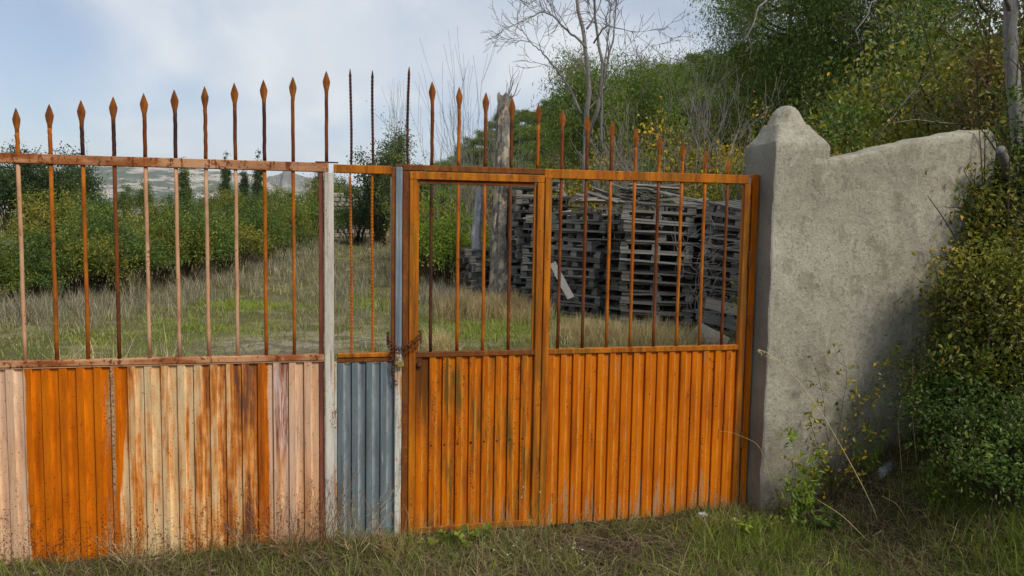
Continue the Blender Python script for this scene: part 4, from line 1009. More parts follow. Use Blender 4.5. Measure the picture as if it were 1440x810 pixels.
# ---------------------------------------------------------------- pines and shrubs of the hillside
def pine_mesh(seed, h, w, nb=26, ncl=5, nn=46, nlen=.22, trunk_r=.14, flat=.55):
    g = np.random.default_rng(seed); tr = MB(); fo = MB()
    t = np.linspace(0, 1, 8)[:, None]
    tr.tube(np.array([[0, 0, -.3]])*(1-t)+np.array([[g.normal()*.2, g.normal()*.2, h*.9]])*t+g.normal(size=(8, 3))*.05*t, np.linspace(trunk_r, .03, 8), 7)
    for i in range(nb):
        z0 = h*g.uniform(.3, .85); az = g.random()*2*PI
        L = w*.5*g.uniform(.55, 1.0)*(1.0-.35*abs(z0/h-.55)*2)
        e = np.array([math.cos(az)*L, math.sin(az)*L, z0+L*g.uniform(.1, .55)])
        p0 = np.array([0, 0, z0]); tt = np.linspace(0, 1, 5)[:, None]
        P = p0*(1-tt)+e*tt+np.array([0, 0, -.1*L])*np.sin(tt*PI)
        tr.tube(P, np.linspace(.035, .008, 5)*h/6, 4, cap=False)
        for c in range(ncl):
            cc = p0+(e-p0)*g.uniform(.5, 1.06)+g.normal(size=3)*np.array([.3, .3, .16])*w*.14
            m_ = nn; cr_ = w*.085*g.uniform(.7, 1.3)
            pts = cc+g.normal(size=(m_, 3))*cr_*np.array([.75, .75, flat])
            rn = np.clip(g.random()*.6+g.random(m_)*.4, 0, 1)
            add_leaves(fo, g, pts, nlen*(.6+.7*g.random(m_)), rn, aspect=.26, up=.6)
    return tr.mesh('trunk'), fo.mesh('crown')
PN = [pine_mesh(200+k, 5.5, 5.0, 26, 5, 44, .34) for k in range(4)]
gh = random.Random(9)
def view_pt(px, d):
    p = at(px, 400, d); return p[0], p[1]
cnt = 0
for k in range(170):
    px = gh.uniform(560, 910) if k < 80 else gh.uniform(560, 790); d = gh.uniform(50, 150)
    x, y = view_pt(px, d); s_ = x-foot(y)
    if s_ < 1: continue
    z = gz(x, y)
    sc = gh.uniform(.5, .85)
    put('pine_tree', PN[k % 4], (M_twig, M_pine), (x, y, z-.2), (sc, sc, sc*gh.uniform(.8, 1.05)), gh.uniform(0, 6), 'rounded green pine of the wood covering the far hillside', 'tree', 'pines of the far hillside', ('trunk', 'crown'))
for k in range(34):
    x, y = view_pt(900+6.2*k+gh.uniform(-5, 5), (60, 84, 72)[k % 3]+gh.uniform(-9, 9)); sc = gh.uniform(.6, .85)
    put('pine_tree', PN[k % 4], (M_twig, M_pine), (x, y, gz(x, y)-.2), (sc*1.2, sc*1.2, sc), gh.uniform(0, 6), 'low spreading pine on the slope behind the leafless trees', 'tree', 'low pines behind the leafless trees', ('trunk', 'crown'))
o = gpt(850, 40, -.3)
bigp = pine_mesh(231, 6.6, 6.6, 46, 8, 160, .16, .2, .7)
ztop = at(850, 52, 40)[2]
put('pine_tree', bigp, (M_twig, M_pine), (o[0], o[1], o[2]), (1.0, 1.0, (ztop-o[2])/7.3), 0, 'large round-crowned pine behind the leafless tree', 'tree', None, ('trunk', 'crown'))
o = gpt(1100, 26, -.3); bp2 = pine_mesh(232, 7.4, 6.2, 46, 8, 230, .105, .2, .8)
put('pine_tree', bp2, (M_twig, M_pine), (o[0], o[1], o[2]), (1.0, 1.0, (at(1100, -80, 26)[2]-o[2])/7.6), 1, 'dark pine rising on the slope behind the gate pillar', 'tree', None, ('trunk', 'crown'))
o = gpt(1220, 24, -.3)
put('pine_tree', bp2, (M_twig, M_pine), (o[0], o[1], o[2]), (1.0, 1.0, (at(1220, -140, 24)[2]-o[2])/7.6), 3, 'dark pine above the yellowing thicket over the plaster wall', 'tree', None, ('trunk', 'crown'))

SH = [bush_mesh(300+k, 1.15, 1.1, 1.9, 80, 85, .24, .062, .55, 16) for k in range(4)]
TH = [bush_mesh(320+k, 1.0, 1.0, 1.6, 46, 34, .24, .05, .5, 26, stems=46) for k in range(2)]     # thin, half bare
def shrub(px, d, s, mat, label, group, thin=False, k=0, dz=-.05):
    x, y, z = gpt(px, d, dz)
    put('hillside_shrub', (TH[k % 2] if thin else SH[k % 4]), (M_twig if thin else M_stem, mat), (x, y, z), (s, s, s*gh.uniform(.9, 1.25)), gh.uniform(0, 6), label, 'shrub', group)
kinds = [(M_leaf_olive, False, 'olive-green shrub of the thicket on the hillside', 'olive shrubs of the hillside'), (M_leaf_brown, True, 'half-bare brownish shrub of the hillside thicket', 'brownish shrubs of the hillside'),
         (M_leaf_yellow, False, 'shrub with yellowing autumn leaves on the hillside', 'yellowing shrubs of the hillside'), (M_leaf_green, False, 'dark green shrub of the thicket on the hillside', 'green shrubs of the hillside')]
for k in range(120):
    px = gh.uniform(690, 1440); d = gh.uniform(17, 46)
    x, y = view_pt(px, d); s_ = x-foot(y)
    if s_ < .3: continue
    right = (px-690)/750
    q = gh.choices(kinds, [3+2*right, 3.2-2.2*right, .8+2.2*right, 1.6])[0]
    shrub(px, d, gh.uniform(1.0, 1.7)*(1+d*.008), q[0], q[2], q[3], q[1], k)
for k, (px, d, s_) in enumerate(((985, 19, 1.3), (1020, 21, 1.6), (1055, 20, 1.5), (1090, 22, 1.7), (1005, 25, 1.9), (1070, 26, 2.2), (1120, 20, 1.5), (950, 21, 1.3))):
    q = kinds[(0, 2, 0, 0, 0, 2, 0, 1)[k]]; shrub(px, d, s_, q[0], q[2], q[3], q[1], k)
for k in range(34):
    px = gh.uniform(880, 1130); d = gh.uniform(22, 44); q = kinds[gh.choice((0, 0, 1, 2, 3))]; shrub(px, d, gh.uniform(1.5, 2.3), q[0], q[2], q[3], q[1], k)
# bright shrub by the slim dead trunk
for px, d, s, lab in ((620, 19.5, 1.05, 'bright green shrub left of the slim dead trunk'), (652, 20.5, .85, 'bright yellow-green shrub close behind the slim dead trunk'), (600, 24, 1.1, 'olive bush behind the bright green shrub'), (588, 30, 1.3, 'dark bush at the foot of the poplar behind the gate')):
    put('field_shrub', SH[int(px) % 4], (M_stem, M_leaf_bright if d < 22 else M_leaf_olive), gpt(px, d), (s, s, s*1.05), px, lab, 'shrub')
for px, d, s in ((730, 22, 1.4), (775, 21, 1.3), (700, 24, 1.5), (640, 27, 1.4), (670, 30, 1.6)):
    put('field_shrub', (TH if px > 650 else SH)[0], (M_twig, M_leaf_brown if px > 650 else M_leaf_olive), gpt(px, d), s, px, 'scrubby brownish bush behind the dead trunks', 'shrub', 'scrub behind the dead trunks')

# thicket just behind the wall
CW = [bush_mesh(340+k, 1.25, 1.2, 2.5, 120, 95, .27, .055, .6, 22, up=.2) for k in range(3)]
over = [(1110, 16, 1.3, 0), (1200, 10.2, .9, 2), (1225, 8.6, .85, 2), (1245, 11, 1.2, 0), (1275, 8.6, 1.1, 2), (1320, 10.0, 1.35, 3), (1355, 8.2, 1.15, 0), (1405, 9.2, 1.4, 2), (1450, 8.0, 1.35, 0), (1195, 13.5, 1.3, 3), (1290, 13, 1.7, 0), (1390, 12.5, 1.8, 3), (1150, 17, 1.4, 2), (1480, 10, 1.6, 3), (1060, 17, 1.2, 0)]
for i, (px, d, s, k) in enumerate(over):
    q = kinds[k]
    put('thicket_shrub', CW[i % 3], (M_stem, q[0]), gpt(px, d), (s, s, s*1.12), i*1.7, ['olive-leaved', '', 'yellow-leaved', 'dark-leaved'][k]+' shrub of the thicket directly behind the plaster wall', 'shrub', ['olive', '', 'yellow', 'dark'][k]+' shrubs directly behind the wall')
g_ = np.random.default_rng(55)
for (px, py, qx, qy, d, r_, lab) in ((1225, 200, 1345, 75, 7.2, .013, 'long dead branch slanting through the yellow thicket'), (1205, 55, 1235, -8, 7.0, .009, 'pale dead branch hanging above the thicket'), (1048, 60, 1082, -6, 8.0, .012, 'dark bent branch at the skyline by the pine'), (1250, 176, 1400, 192, 6.2, .007, 'thin arching bare shoot along the wall top'), (1340, -5, 1388, 14, 6.5, .02, 'thick grey branch leaving the dead trunk')):
    p, q = at(px, py, d), at(qx, qy, d+.5); md = (p+q)/2+np.array([0, 0, .12])
    t = np.linspace(0, 1, 9)[:, None]; P = p*(1-t)**2+2*md*t*(1-t)+q*t**2+g_.normal(size=(9, 3))*.012
    rt = empty('dead_branch', tuple(P[0])); tag(rt, lab, 'branch'); mb = MB(); mb.tube(P-P[0], np.linspace(r_*.45, r_, 9), 6); link('limb', mb.mesh('limb', True), M_grey_bark, rt)
    segs = []; tips = []
    for k in range(7): grow(g_, P[g_.integers(1, 8)]-P[0], rdir(g_, 1)[0], .25, r_*.3, 1, segs, tips, .6, 2, .2, 0, .5, 3, .002)
    tag(link('twigs', seg_mesh(segs, 4, 'twigs'), M_twig, rt), kind='stuff')

# dead trunk at the right with sawn stub
def right_trunk():
    d = 5.5; o = np.array(at(1432, 430, d)); o[2] = gz(o[0], o[1])-.1
    r = empty('dead_tree', tuple(o)); tag(r, 'weathered grey dead trunk with a sawn-off stub beside the wall end', 'tree')
    mb = MB(); g = np.random.default_rng(3)
    limb([np.zeros(3)]+[np.array(at(x, y, d))-o for x, y in ((1432, 420), (1428, 300), (1434, 225), (1430, 150), (1422, 90), (1420, 20), (1428, -60), (1434, -190))], [.075, .055, .048, .045, .042, .038], .002, g, 14, mb)
    link('trunk', mb.mesh('trunk', True), M_grey_bark, r)
    mb = MB(); limb([np.array(at(x, y, d_))-o for x, y, d_ in ((1446, 296, 5.5), (1430, 268, 5.2), (1416, 238, 4.98), (1407, 210, 4.85))], [.042, .036, .03, .027], .001, g, 14, mb)
    link('sawn_stub', mb.mesh('sawn_stub', True), M_grey_bark, r)
    C_ = []
    segs = []; tips = []
    for k in range(9):
        p = np.array(at(1422, 20-k*22, d))-o; grow(g, p, (g.normal(), g.normal(), .4), .9, .02, 2, segs, tips, .6, 2, .18, .05, .5, 4, .003)
    link('branches', seg_mesh(segs, 4), M_grey_bark, r)
right_trunk()
# leafy tree over the right edge (its crown hangs into the top right corner)
cr = bush_mesh(371, 1.45, 1.4, 5.0, 190, 150, .36, .042, .6, 20, -.9, stems=7, up=.1)
p = at(1580, 0, 6.6)
put('overhanging_tree', cr, (M_stem, M_leaf_olive), (p[0], p[1], gz(p[0], p[1])), 1.0, 0, 'autumn-tinted tree overhanging the dead trunk at the end of the wall', 'tree', None, ('trunk', 'crown'))
cr2 = bush_mesh(372, .42, .4, 3.3, 90, 110, .2, .034, .5, 16, -.9, up=.1)
p = at(1415, 60, 6.3)
put('brown_creeper', cr2, (M_stem, M_leaf_brown), (p[0], p[1]+.1, gz(p[0], p[1])), 1.0, 0, 'rust-brown withered creeper climbing round the dead trunk', 'creeper')

# ---------------------------------------------------------------- near vegetation in front of the wall
def near_bush(px, py, d, a, b, h, seed, mat, label, ls=.036, ncl=130, nl=90, cr=.12, shoots=60, name='bush', zoff=None, low=-.6, asp=.5):
    p = at(px, py, d); z = gz(p[0], p[1])-.03 if zoff is None else zoff
    put(name, bush_mesh(seed, a, b, h, ncl, nl, cr, ls, asp, shoots, low, 70), (M_stem, mat), (p[0], p[1], z), 1.0, 0, label, 'bush')
near_bush(1392, 480, 4.75, .46, .36, 1.28, 401, M_leaf_olive, 'dense olive-green bush growing against the wall end', ls=.036, nl=75, ncl=110, shoots=110)
near_bush(1450, 470, 4.6, .45, .4, 1.35, 402, M_leaf_olive, 'green bush crowding the dead trunk at the verge', ls=.032, nl=120)
near_bush(1345, 600, 4.65, .28, .24, .78, 403, M_leaf_green, 'dark low bush at the foot of the wall end', ls=.028, ncl=80, nl=110)
near_bush(1425, 640, 4.2, .42, .32, .62, 404, M_leaf_green, 'straggly low bush on the bank below the olive bush', ls=.027, ncl=80, nl=90)
near_bush(1440, 300, 5.1, .2, .2, 2.3, 406, M_leaf_green, 'dark creeper climbing beside the sawn stub', ls=.036, name='creeper', ncl=90)
near_bush(1402, 300, 5.05, .33, .2, 1.95, 405, M_leaf_olive, 'leafy creeper heaped over the ruined wall end', ls=.038, name='creeper', ncl=130)
near_bush(1560, 560, 4.9, .5, .42, 1.1, 407, M_leaf_olive, 'rounded bush under the overhanging tree', ls=.034, nl=100)
near_bush(1680, 560, 5.6, .55, .45, 1.2, 408, M_leaf_green, 'green bush at the foot of the overhanging tree', ls=.036, nl=100)
def leafy_stem_plant(name, o, stems, label, cat, leafm, stemm, g, leaf_n=26, ls=.02, asp=.5, curve=.25, r=.0022, side=True):
    """stems: list of (dx, dy, height)"""
    rt = empty(name, tuple(o)); tag(rt, label, cat); st = MB(); fo = MB()
    for dx, dy, h in stems:
        t = np.linspace(0, 1, 9)[:, None]
        P = np.array([[dx, dy, h]])*t*np.array([1, 1, 1])+np.array([[dx*curve, dy*curve, -abs(dx)*curve]])*t**2*1.0+g.normal(size=(9, 3))*.006*h
        P[0] = 0
        st.tube(P, np.linspace(r, r*.4, 9), 5, cap=False)
        segs = []; tips = []
        pts = []
        for i in range(2, 9):
            for _ in range(2):
                if side:
                    dv = unit(np.array([g.normal(), g.normal(), .35+.4*g.random()])); L = h*g.uniform(.06, .2)
                    q = P[i]+dv*L; segs.append((P[i], q, r*.45, r*.25)); pts += [P[i]+dv*L*u for u in g.random(3)]+[q]
                else: pts.append(P[i]+g.normal(size=3)*.004)
        if segs: st.segs([s_[0] for s_ in segs], [s_[1] for s_ in segs], np.array([s_[2] for s_ in segs]), np.array([s_[3] for s_ in segs]), 4)
        pts = np.array(pts); k = g.integers(0, len(pts), leaf_n)
        add_leaves(fo, g, pts[k]+g.normal(size=(leaf_n, 3))*.008, ls*(.5+.8*g.random(leaf_n)), g.random(leaf_n), aspect=asp, up=.25)
    link('stems', st.mesh('stems'), stemm, rt); link('leaves', fo.mesh('leaves'), leafm, rt); return rt
g_ = np.random.default_rng(61)
def gp(px, py):      # ground point under a photo point, found by stepping down the slope
    z = 0.0
    for _ in range(12):
        p = onZ(px, py, z); z = .5*z+.5*gz(p[0], p[1])
    return np.array([p[0], p[1], gz(p[0], p[1])-.01])
o = np.array([2.98, -.30, gz(2.98, -.30)])
leafy_stem_plant('rose_bush', o, [(-.16, -.02, .62), (-.08, .02, .82), (.02, -.03, .86), (.10, .0, .72), (.2, -.02, .92), (.3, .03, .88), (-.25, -.03, .38), (.16, -.06, .5)], 'spindly wild rose with sparse yellow-green leaves against the plaster wall', 'bush', M_leaf_yellow, M_stem, g_, 58, .03, .6)
o = np.array([2.74, -.33, gz(2.74, -.33)])
leafy_stem_plant('thistle', o, [(-.05, -.02, .52), (.04, -.03, .44), (.1, -.02, .33), (-.1, -.05, .3), (.0, -.08, .36)], 'tall green weed with jagged leaves at the foot of the pillar', 'weed', M_leaf_bright, M_grass, g_, 60, .05, .32)
o = np.array([2.80, -.48, gz(2.8, -.48)])
leafy_stem_plant('low_weed', o, [(-.13, 0, .1), (.1, .02, .12), (.02, -.08, .1), (.16, -.05, .08), (-.06, -.07, .13), (.06, .06, .14)], 'low grey-green leafy weed below the tall jagged weed', 'weed', M_leaf_green, M_grass, g_, 40, .05, .5)
for k_, (px, py, hh, lm, lab) in enumerate(((1175, 700, .26, M_leaf_green, 'low leafy weed at the base of the spindly rose'), (1228, 668, .3, M_leaf_bright, 'light green weed on the bank below the bottle'), (1285, 650, .34, M_leaf_green, 'dark weed under the low bush on the bank'), (1322, 715, .24, M_leaf_bright, 'soft green weed in the verge below the bush'), (1108, 735, .2, M_leaf_bright, 'small jagged green weed before the pillar'), (1055, 752, .17, M_leaf_bright, 'spurge-like green weed in the lush verge grass'))):
    o = gp(px, py); leafy_stem_plant('low_weed', o, [(g_.normal()*.09, g_.normal()*.05, hh*g_.uniform(.6, 1)) for _ in range(6)], lab, 'weed', lm, M_grass, g_, 30, .034, .42)
def mallow():
    o = gp(640, 768); rt = empty('mallow_plant', tuple(o)); tag(rt, 'low rosette of broad ruffled green leaves under the wicket door', 'weed')
    g = np.random.default_rng(12)
    for k in range(30):
        az = g.uniform(0, 2*PI); rr = g.uniform(.02, .18); R0 = g.uniform(.017, .033)
        c = np.array([math.cos(az)*rr*1.15, math.sin(az)*rr*.45, g.uniform(.035, .10)])
        n = 14; th = np.arange(n)*2*PI/n
        rad_ = R0*(1+.13*np.cos(5*th))*np.where(np.abs(th-PI) < .3, .35, 1)
        V = np.stack([np.cos(th)*rad_, np.sin(th)*rad_, .22*R0*np.sin(5*th)+.15*R0], -1)
        tl = Matrix.Rotation(g.normal()*.45, 3, 'X') @ Matrix.Rotation(g.normal()*.45, 3, 'Y') @ Matrix.Rotation(az, 3, 'Z')
        V = np.vstack([V, [0, 0, 0]])@np.array(tl).T+c
        mb = MB().add(V, tris=[(j, (j+1) % n, n) for j in range(n)], a=g.random())
        mb.tube([np.array([0, 0, 0.0]), c*.6+np.array([0, 0, .01]), c], .0014, 4, cap=False)
        link('leaf', mb.mesh('leaf', True), M_leaf_green if g.random() < .6 else M_grass, rt)
mallow()
def seed_weed(px, py, n, h, spread, label, seed, mat=M_dry, heads=True, r=.0019, flowers=None):
    o = gp(px, py); g = np.random.default_rng(seed); rt = empty('dry_weed', tuple(o)); tag(rt, label, 'weed')
    segs = []; tips = []
    for k in range(n):
        dv = np.array([g.normal()*spread, g.normal()*spread*.6, 1.0])
        grow(g, (g.normal()*.03, g.normal()*.02, 0), dv, h*g.uniform(.35, .7), r*g.uniform(.7, 1.2), 1, segs, tips, .42, 2, .07, .0, .5, 5, .0008)
    mb = MB(); mb.segs([s_[0] for s_ in segs], [s_[1] for s_ in segs], np.array([s_[2] for s_ in segs]), np.array([s_[3] for s_ in segs]), 4, a=g.random(len(segs)))
    tag(link('stems', mb.mesh('stems'), mat, rt), kind='stuff')
    if heads and tips:
        T = np.array([t_[0] for t_ in tips]); fo = MB()
        k = np.repeat(np.arange(len(T)), 3) if flowers is None else np.repeat(np.arange(0, len(T), 9), 3)
        add_leaves(fo, g, T[k]+g.normal(size=(len(k), 3))*.002, .009, g.random(len(k)), aspect=.55)
        tag(link('seed_heads', fo.mesh('seed_heads'), flowers or M_thatch, rt), kind='stuff')
    return rt
mf, nt, P = new_mat('white_petal'); finish(nt, (.6, .6, .52, 1), .6); M_petal = mf
M_wgreen = leaf_mat('green_weed_stem', G((.0, (.06, .08, .02)), (.5, (.13, .15, .035)), (1, (.25, .23, .07))), .2)
M_brownweed = leaf_mat('brown_weed_stem', G((.0, (.07, .035, .016)), (.5, (.14, .075, .035)), (1, (.24, .15, .07))), .1)
seed_weed(455, 775, 14, .55, .3, 'tall brown dry weed in front of the white post', 5, M_brownweed)
seed_weed(500, 785, 16, .42, .45, 'sprawling straw-coloured weed before the blue-grey sheet', 6)
seed_weed(415, 785, 13, .48, .5, 'branching dry weed leaning along the peach slats', 7, M_brownweed)
seed_weed(360, 795, 7, .40, .5, 'thin dry weed with dark seed heads before the worn slats', 8)
seed_weed(195, 800, 20, .26, .8, 'broken bundle of dry stalks against the orange slats', 9)
seed_weed(560, 790, 13, .32, .5, 'reddish dry weed at the galvanised post', 10, M_brownweed)
seed_weed(757, 765, 5, .5, .12, 'upright green weed with tiny white flowers on the door stile', 11, M_wgreen, flowers=M_petal)
seed_weed(735, 795, 16, .27, .7, 'tangled green-yellow weed below the wicket door', 12, M_wgreen, flowers=M_petal)
seed_weed(800, 800, 12, .22, .8, 'low wiry green weed in front of the orange leaf', 13, M_wgreen, flowers=M_petal)
seed_weed(815, 752, 3, .22, .3, 'small green weed touching the orange leaf', 14, M_wgreen)
seed_weed(1385, 800, 3, .34, .1, 'single dry seed stalk on the grassy verge', 15)
def stalk(pts, Y, r, label, spike=True, seed=0):
    g = np.random.default_rng(seed); P = np.array([onY(x, y, Y+dy) for x, y, dy in pts]); P[0][2] = min(P[0][2], gz(P[0][0], P[0][1])+.01)
    t = np.linspace(0, len(P)-1, 30); Q = np.stack([np.interp(t, np.arange(len(P)), P[:, k]) for k in range(3)], -1)
    for _ in range(6): Q[1:-1] = (Q[:-2]+2*Q[1:-1]+Q[2:])/4
    rt = empty('grass_stalk', tuple(Q[0])); tag(rt, label, 'grass')
    link('stalk', MB().tube(Q-Q[0], np.linspace(r, r*.45, 30), 6, a=.95).mesh('stalk', True), M_dry, rt)
    if spike:
        fo = MB(); k = g.integers(22, 30, 22); add_leaves(fo, g, (Q-Q[0])[k]+g.normal(size=(22, 3))*.006+np.array([0, 0, -.012]), .02, g.random(22)*.4+.6, aspect=.25)
        link('spikelets', fo.mesh('spikelets'), M_dry, rt)
stalk([(1246, 768, -.02), (1230, 715, 0), (1190, 640, 0), (1150, 570, .0), (1110, 520, 0), (1083, 497, 0), (1066, 491, 0)], -.62, .0026, 'long pale straw stalk arching up across the plaster wall', True, 1)
for k_, (x0, y0, x1, y1) in enumerate(((1290, 640, 1284, 505), (1308, 650, 1301, 480), (1270, 640, 1278, 530))): stalk([(x0, y0, -.02), (x0-8, (y0+y1)/2, 0), (x1, y1, 0)], -.42, .0016, ['pale drooping straw beside the low bush', 'tallest pale straw rising along the olive bush', 'short pale straw nearest the plastic bottle'][k_], False, 8+k_)
stalk([(1305, 800, -.02), (1285, 750, 0), (1262, 708, 0), (1240, 698, 0)], -.75, .0018, 'short bowed pale straw stalk right of the long arching one', False, 2)
stalk([(1268, 806, -.02), (1225, 765, 0), (1185, 725, 0), (1150, 703, 0)], -.72, .0018, 'low bowed straw stalk crossing beneath the long arching one', False, 3)
stalk([(1100, 640, .1), (1070, 625, .1), (1030, 608, .1), (1012, 606, .1)], -.32, .0012, 'thin dry twig hanging in front of the hinge stile', False, 4)

# litter and stones
mg, nt, P = new_mat('clear_plastic'); finish(nt, (.85, .9, .95, 1), .12, noi(nt, P, 60, 3), .6, .004, .5, extra={'Transmission Weight': .85, 'IOR': 1.35}); M_clear = mg
mg, nt, P = new_mat('white_litter'); finish(nt, (.55, .58, .62, 1), .6, noi(nt, P, 50, 4), .6, .006); M_litter = mg
def bottle():
    p = onY(1253, 592, -.36); z = gz(p[0], p[1])+.035
    r = empty('plastic_bottle', (p[0], p[1], z), (0, rad(82), .5)); tag(r, 'crumpled clear plastic bottle lying on the bank against the wall', 'bottle')
    g = np.random.default_rng(2); prof = [(0, .0), (0, .026), (.01, .033), (.05, .031), (.08, .034), (.12, .03), (.15, .033), (.175, .024), (.2, .013), (.215, .012)]
    n = 16; V = []
    for z_, rr in prof:
        for k in range(n):
            t = k*2*PI/n; q = rr*(1+.12*math.sin(3*t+z_*40)+g.normal()*.04); V.append((q*math.cos(t), q*math.sin(t)*.8, z_-.1))
    q = [(i*n+j, i*n+(j+1) % n, (i+1)*n+(j+1) % n, (i+1)*n+j) for i in range(len(prof)-1) for j in range(n)]
    link('body', mesh('body', V, [np.array(q)], smooth=True), M_clear, r)
    link('cap', MB().tube([(0, 0, .116), (0, 0, .132)], .0145, 14).mesh('cap'), M_litter, r)
bottle()
ms, nt, P = new_mat('field_stone'); b_ = noi(nt, P, 25, 5, .7); finish(nt, ramp(nt, b_, [(.35, (.16, .15, .12)), (.65, (.42, .4, .35))]), .9, b_, .7, .01, .2); M_stone = ms
def rock(px, py, s, label, seed, mat=M_stone, flat=.6):
    g = np.random.default_rng(seed); o = gp(px, py); bm_v = []
    n, m_ = 10, 7; V = []
    for i in range(m_):
        a = PI*i/(m_-1)
        for j in range(n):
            t = 2*PI*j/n; k = 1+.22*math.sin(2*t+seed)+.15*math.cos(3*a+t)+g.normal()*.05
            V.append((s*k*math.sin(a)*math.cos(t), s*k*.8*math.sin(a)*math.sin(t), s*flat*(k*math.cos(a)+.6)))
    q = [(i*n+j, i*n+(j+1) % n, (i+1)*n+(j+1) % n, (i+1)*n+j) for i in range(m_-1) for j in range(n)]
    o_ = link('stone', mesh('stone', V, [np.array(q)]), mat, None, tuple(o)); tag(o_, label, 'stone')
rock(53, 806, .022, 'small pale stone before the orange slats of the wide leaf', 1)
rock(300, 802, .016, 'flat pale pebble in the verge before the worn slats', 2)
rock(640, 782, .03, 'dusty stone beside the broad-leaved rosette', 3)
lt = link('scrap', MB().bevbox(-.03, .03, -.018, .018, -.004, .014, .004).mesh('scrap'), M_litter, None, tuple(gp(988, 727)+np.array([0, 0, .02])), (.2, .1, .4)); tag(lt, 'crumpled whitish scrap under the right end of the orange leaf', 'litter')

# ---------------------------------------------------------------- grass
def blades(g, base, h, w, az, lean, rnd_):
    n = len(base); d = np.stack([np.cos(az), np.sin(az), np.zeros(n)], -1); sdv = np.stack([-np.sin(az+g.normal(size=n)*.9), np.cos(az+g.normal(size=n)*.9), np.zeros(n)], -1)
    up = np.array([0, 0, 1.0]); cl = np.cos(lean)[:, None]; sl_ = np.sin(lean)[:, None]; H = h[:, None]
    p1 = base+(up*cl+d*sl_)*H*.5
    l2 = np.minimum(lean*1.7+.15, 1.62)
    p2 = p1+(up*np.cos(l2)[:, None]+d*np.sin(l2)[:, None])*H*.5
    W_ = w[:, None]*.5
    V = np.stack([base-sdv*W_, base+sdv*W_, p1+sdv*W_*.8, p1-sdv*W_*.8, p2], 1).reshape(-1, 3)
    k = np.arange(n)[:, None]*5
    return V, k+np.array([[0, 1, 2, 3]]), k+np.array([[3, 2, 4]]), np.repeat(rnd_, 5)
def grass_obj(name, g, X, Y, h, w, az, lean, rnd_, mat, label, cat='grass', zoff=-.01):
    B = np.stack([X, Y, height(X, Y)+zoff], -1)
    V, q, t, a = blades(g, B, h, w, az, lean, rnd_)
    o = link(name, mesh(name, V, [q, t], {'rnd': a}), mat); tag(o, label, cat, kind='stuff')
g = np.random.default_rng(500)
def tufted(g, n, x0, x1, y0, y1, per=14, sp=.03):
    m_ = n//per; cx = g.uniform(x0, x1, m_); cy = g.uniform(y0, y1, m_); k = np.repeat(np.arange(m_), per)
    return cx[k]+g.normal(size=len(k))*sp, cy[k]+g.normal(size=len(k))*sp, g.random(m_)[k]
def clear(X, Y):     # keep blades out of the gate and wall
    return ~((np.abs(Y) < .035) & (X < 2.6)) & ~((X > 2.57) & (X < 2.99) & (Y > -.18) & (Y < .22)) & ~((X > 2.9) & (X < 4.3) & (Y > -.17) & (Y < .13))
# verge in front of the gate: flattened dead stalks
n = 34000; X = g.uniform(-2.6, 5.0, n); Y = -1.9+1.95*g.random(n)**.8; k = clear(X, Y); X, Y = X[k], Y[k]; n = len(X)
grass_obj('dead_thatch', g, X, Y, g.uniform(.05, .24, n), g.uniform(.0018, .0045, n), g.uniform(0, 2*PI, n), g.uniform(1.15, 1.57, n), np.clip(g.normal(.42, .25, n), 0, 1), M_thatch, 'flattened dead stalks matted over the verge before the gate', zoff=.012)
# fine green grass in patches
X, Y, tr = tufted(g, 90000, -2.6, 5.0, -1.9, .0, 12, .035)
dens = .52+.35*nz(X, Y, 2.2, 3)+.55*np.exp(-((X-2.25)/.42)**2-((Y+.62)/.3)**2)+.75*smooth(2.9, 3.4, X)*smooth(-.35, -.75, Y)+.35*np.exp(-((X-.4)/.4)**2-((Y+.3)/.2)**2)-.4*np.exp(-((X-1.6)/.45)**2-((Y+.35)/.22)**2)
k = (g.random(len(X)) < dens) & clear(X, Y); X, Y, tr = X[k], Y[k], tr[k]; n = len(X)
lush = np.clip(np.exp(-((X-2.25)/.4)**2-((Y+.62)/.3)**2)+smooth(2.9, 3.4, X)*smooth(-.35, -.75, Y), 0, 1)
grass_obj('verge_grass', g, X, Y, (.05+.09*g.random(n))*(1+.8*lush), g.uniform(.0018, .004, n), g.uniform(0, 2*PI, n), g.uniform(.1, 1.0, n), np.clip(.35+.35*tr+.25*g.normal(size=n)-.1*lush, 0, 1), M_grass, 'short green grass growing in patches along the verge')
# dry bent grass at the gate foot
X, Y, tr = tufted(g, 26000, -2.6, 5.0, -1.3, -.02, 10, .03)
k = clear(X, Y) & (g.random(len(X)) < .3+.35*nz(X, Y, 3, 6)-.2*smooth(.6, 1.2, X)+.3*np.exp(-(Y/.25)**2)); X, Y, tr = X[k], Y[k], tr[k]; n = len(X)
grass_obj('gate_foot_straw', g, X, Y, .08+.26*g.random(n)**1.8, g.uniform(.0014, .0032, n), g.uniform(0, 2*PI, n), g.uniform(.15, 1.2, n), np.clip(.3*tr+.5*g.random(n), 0, 1), M_dry, 'bent straw-coloured grass along the verge and the foot of the gate')
# bank by the wall: long dead stems and leaning stalks
n = 9000; X = g.uniform(2.75, 5.0, n); Y = g.uniform(-1.2, -.16, n); k = clear(X, Y) & (g.random(n) < .35+.65*np.exp(-((Y+.4)/.35)**2)); X, Y = X[k], Y[k]; n = len(X)
grass_obj('bank_stalks', g, X, Y, g.uniform(.08, .34, n), g.uniform(.0014, .0036, n), g.uniform(0, 2*PI, n), g.uniform(.7, 1.5, n), np.clip(g.normal(.4, .25, n), 0, 1), M_thatch, 'long dead stems matted over the bank below the wall', zoff=.02)

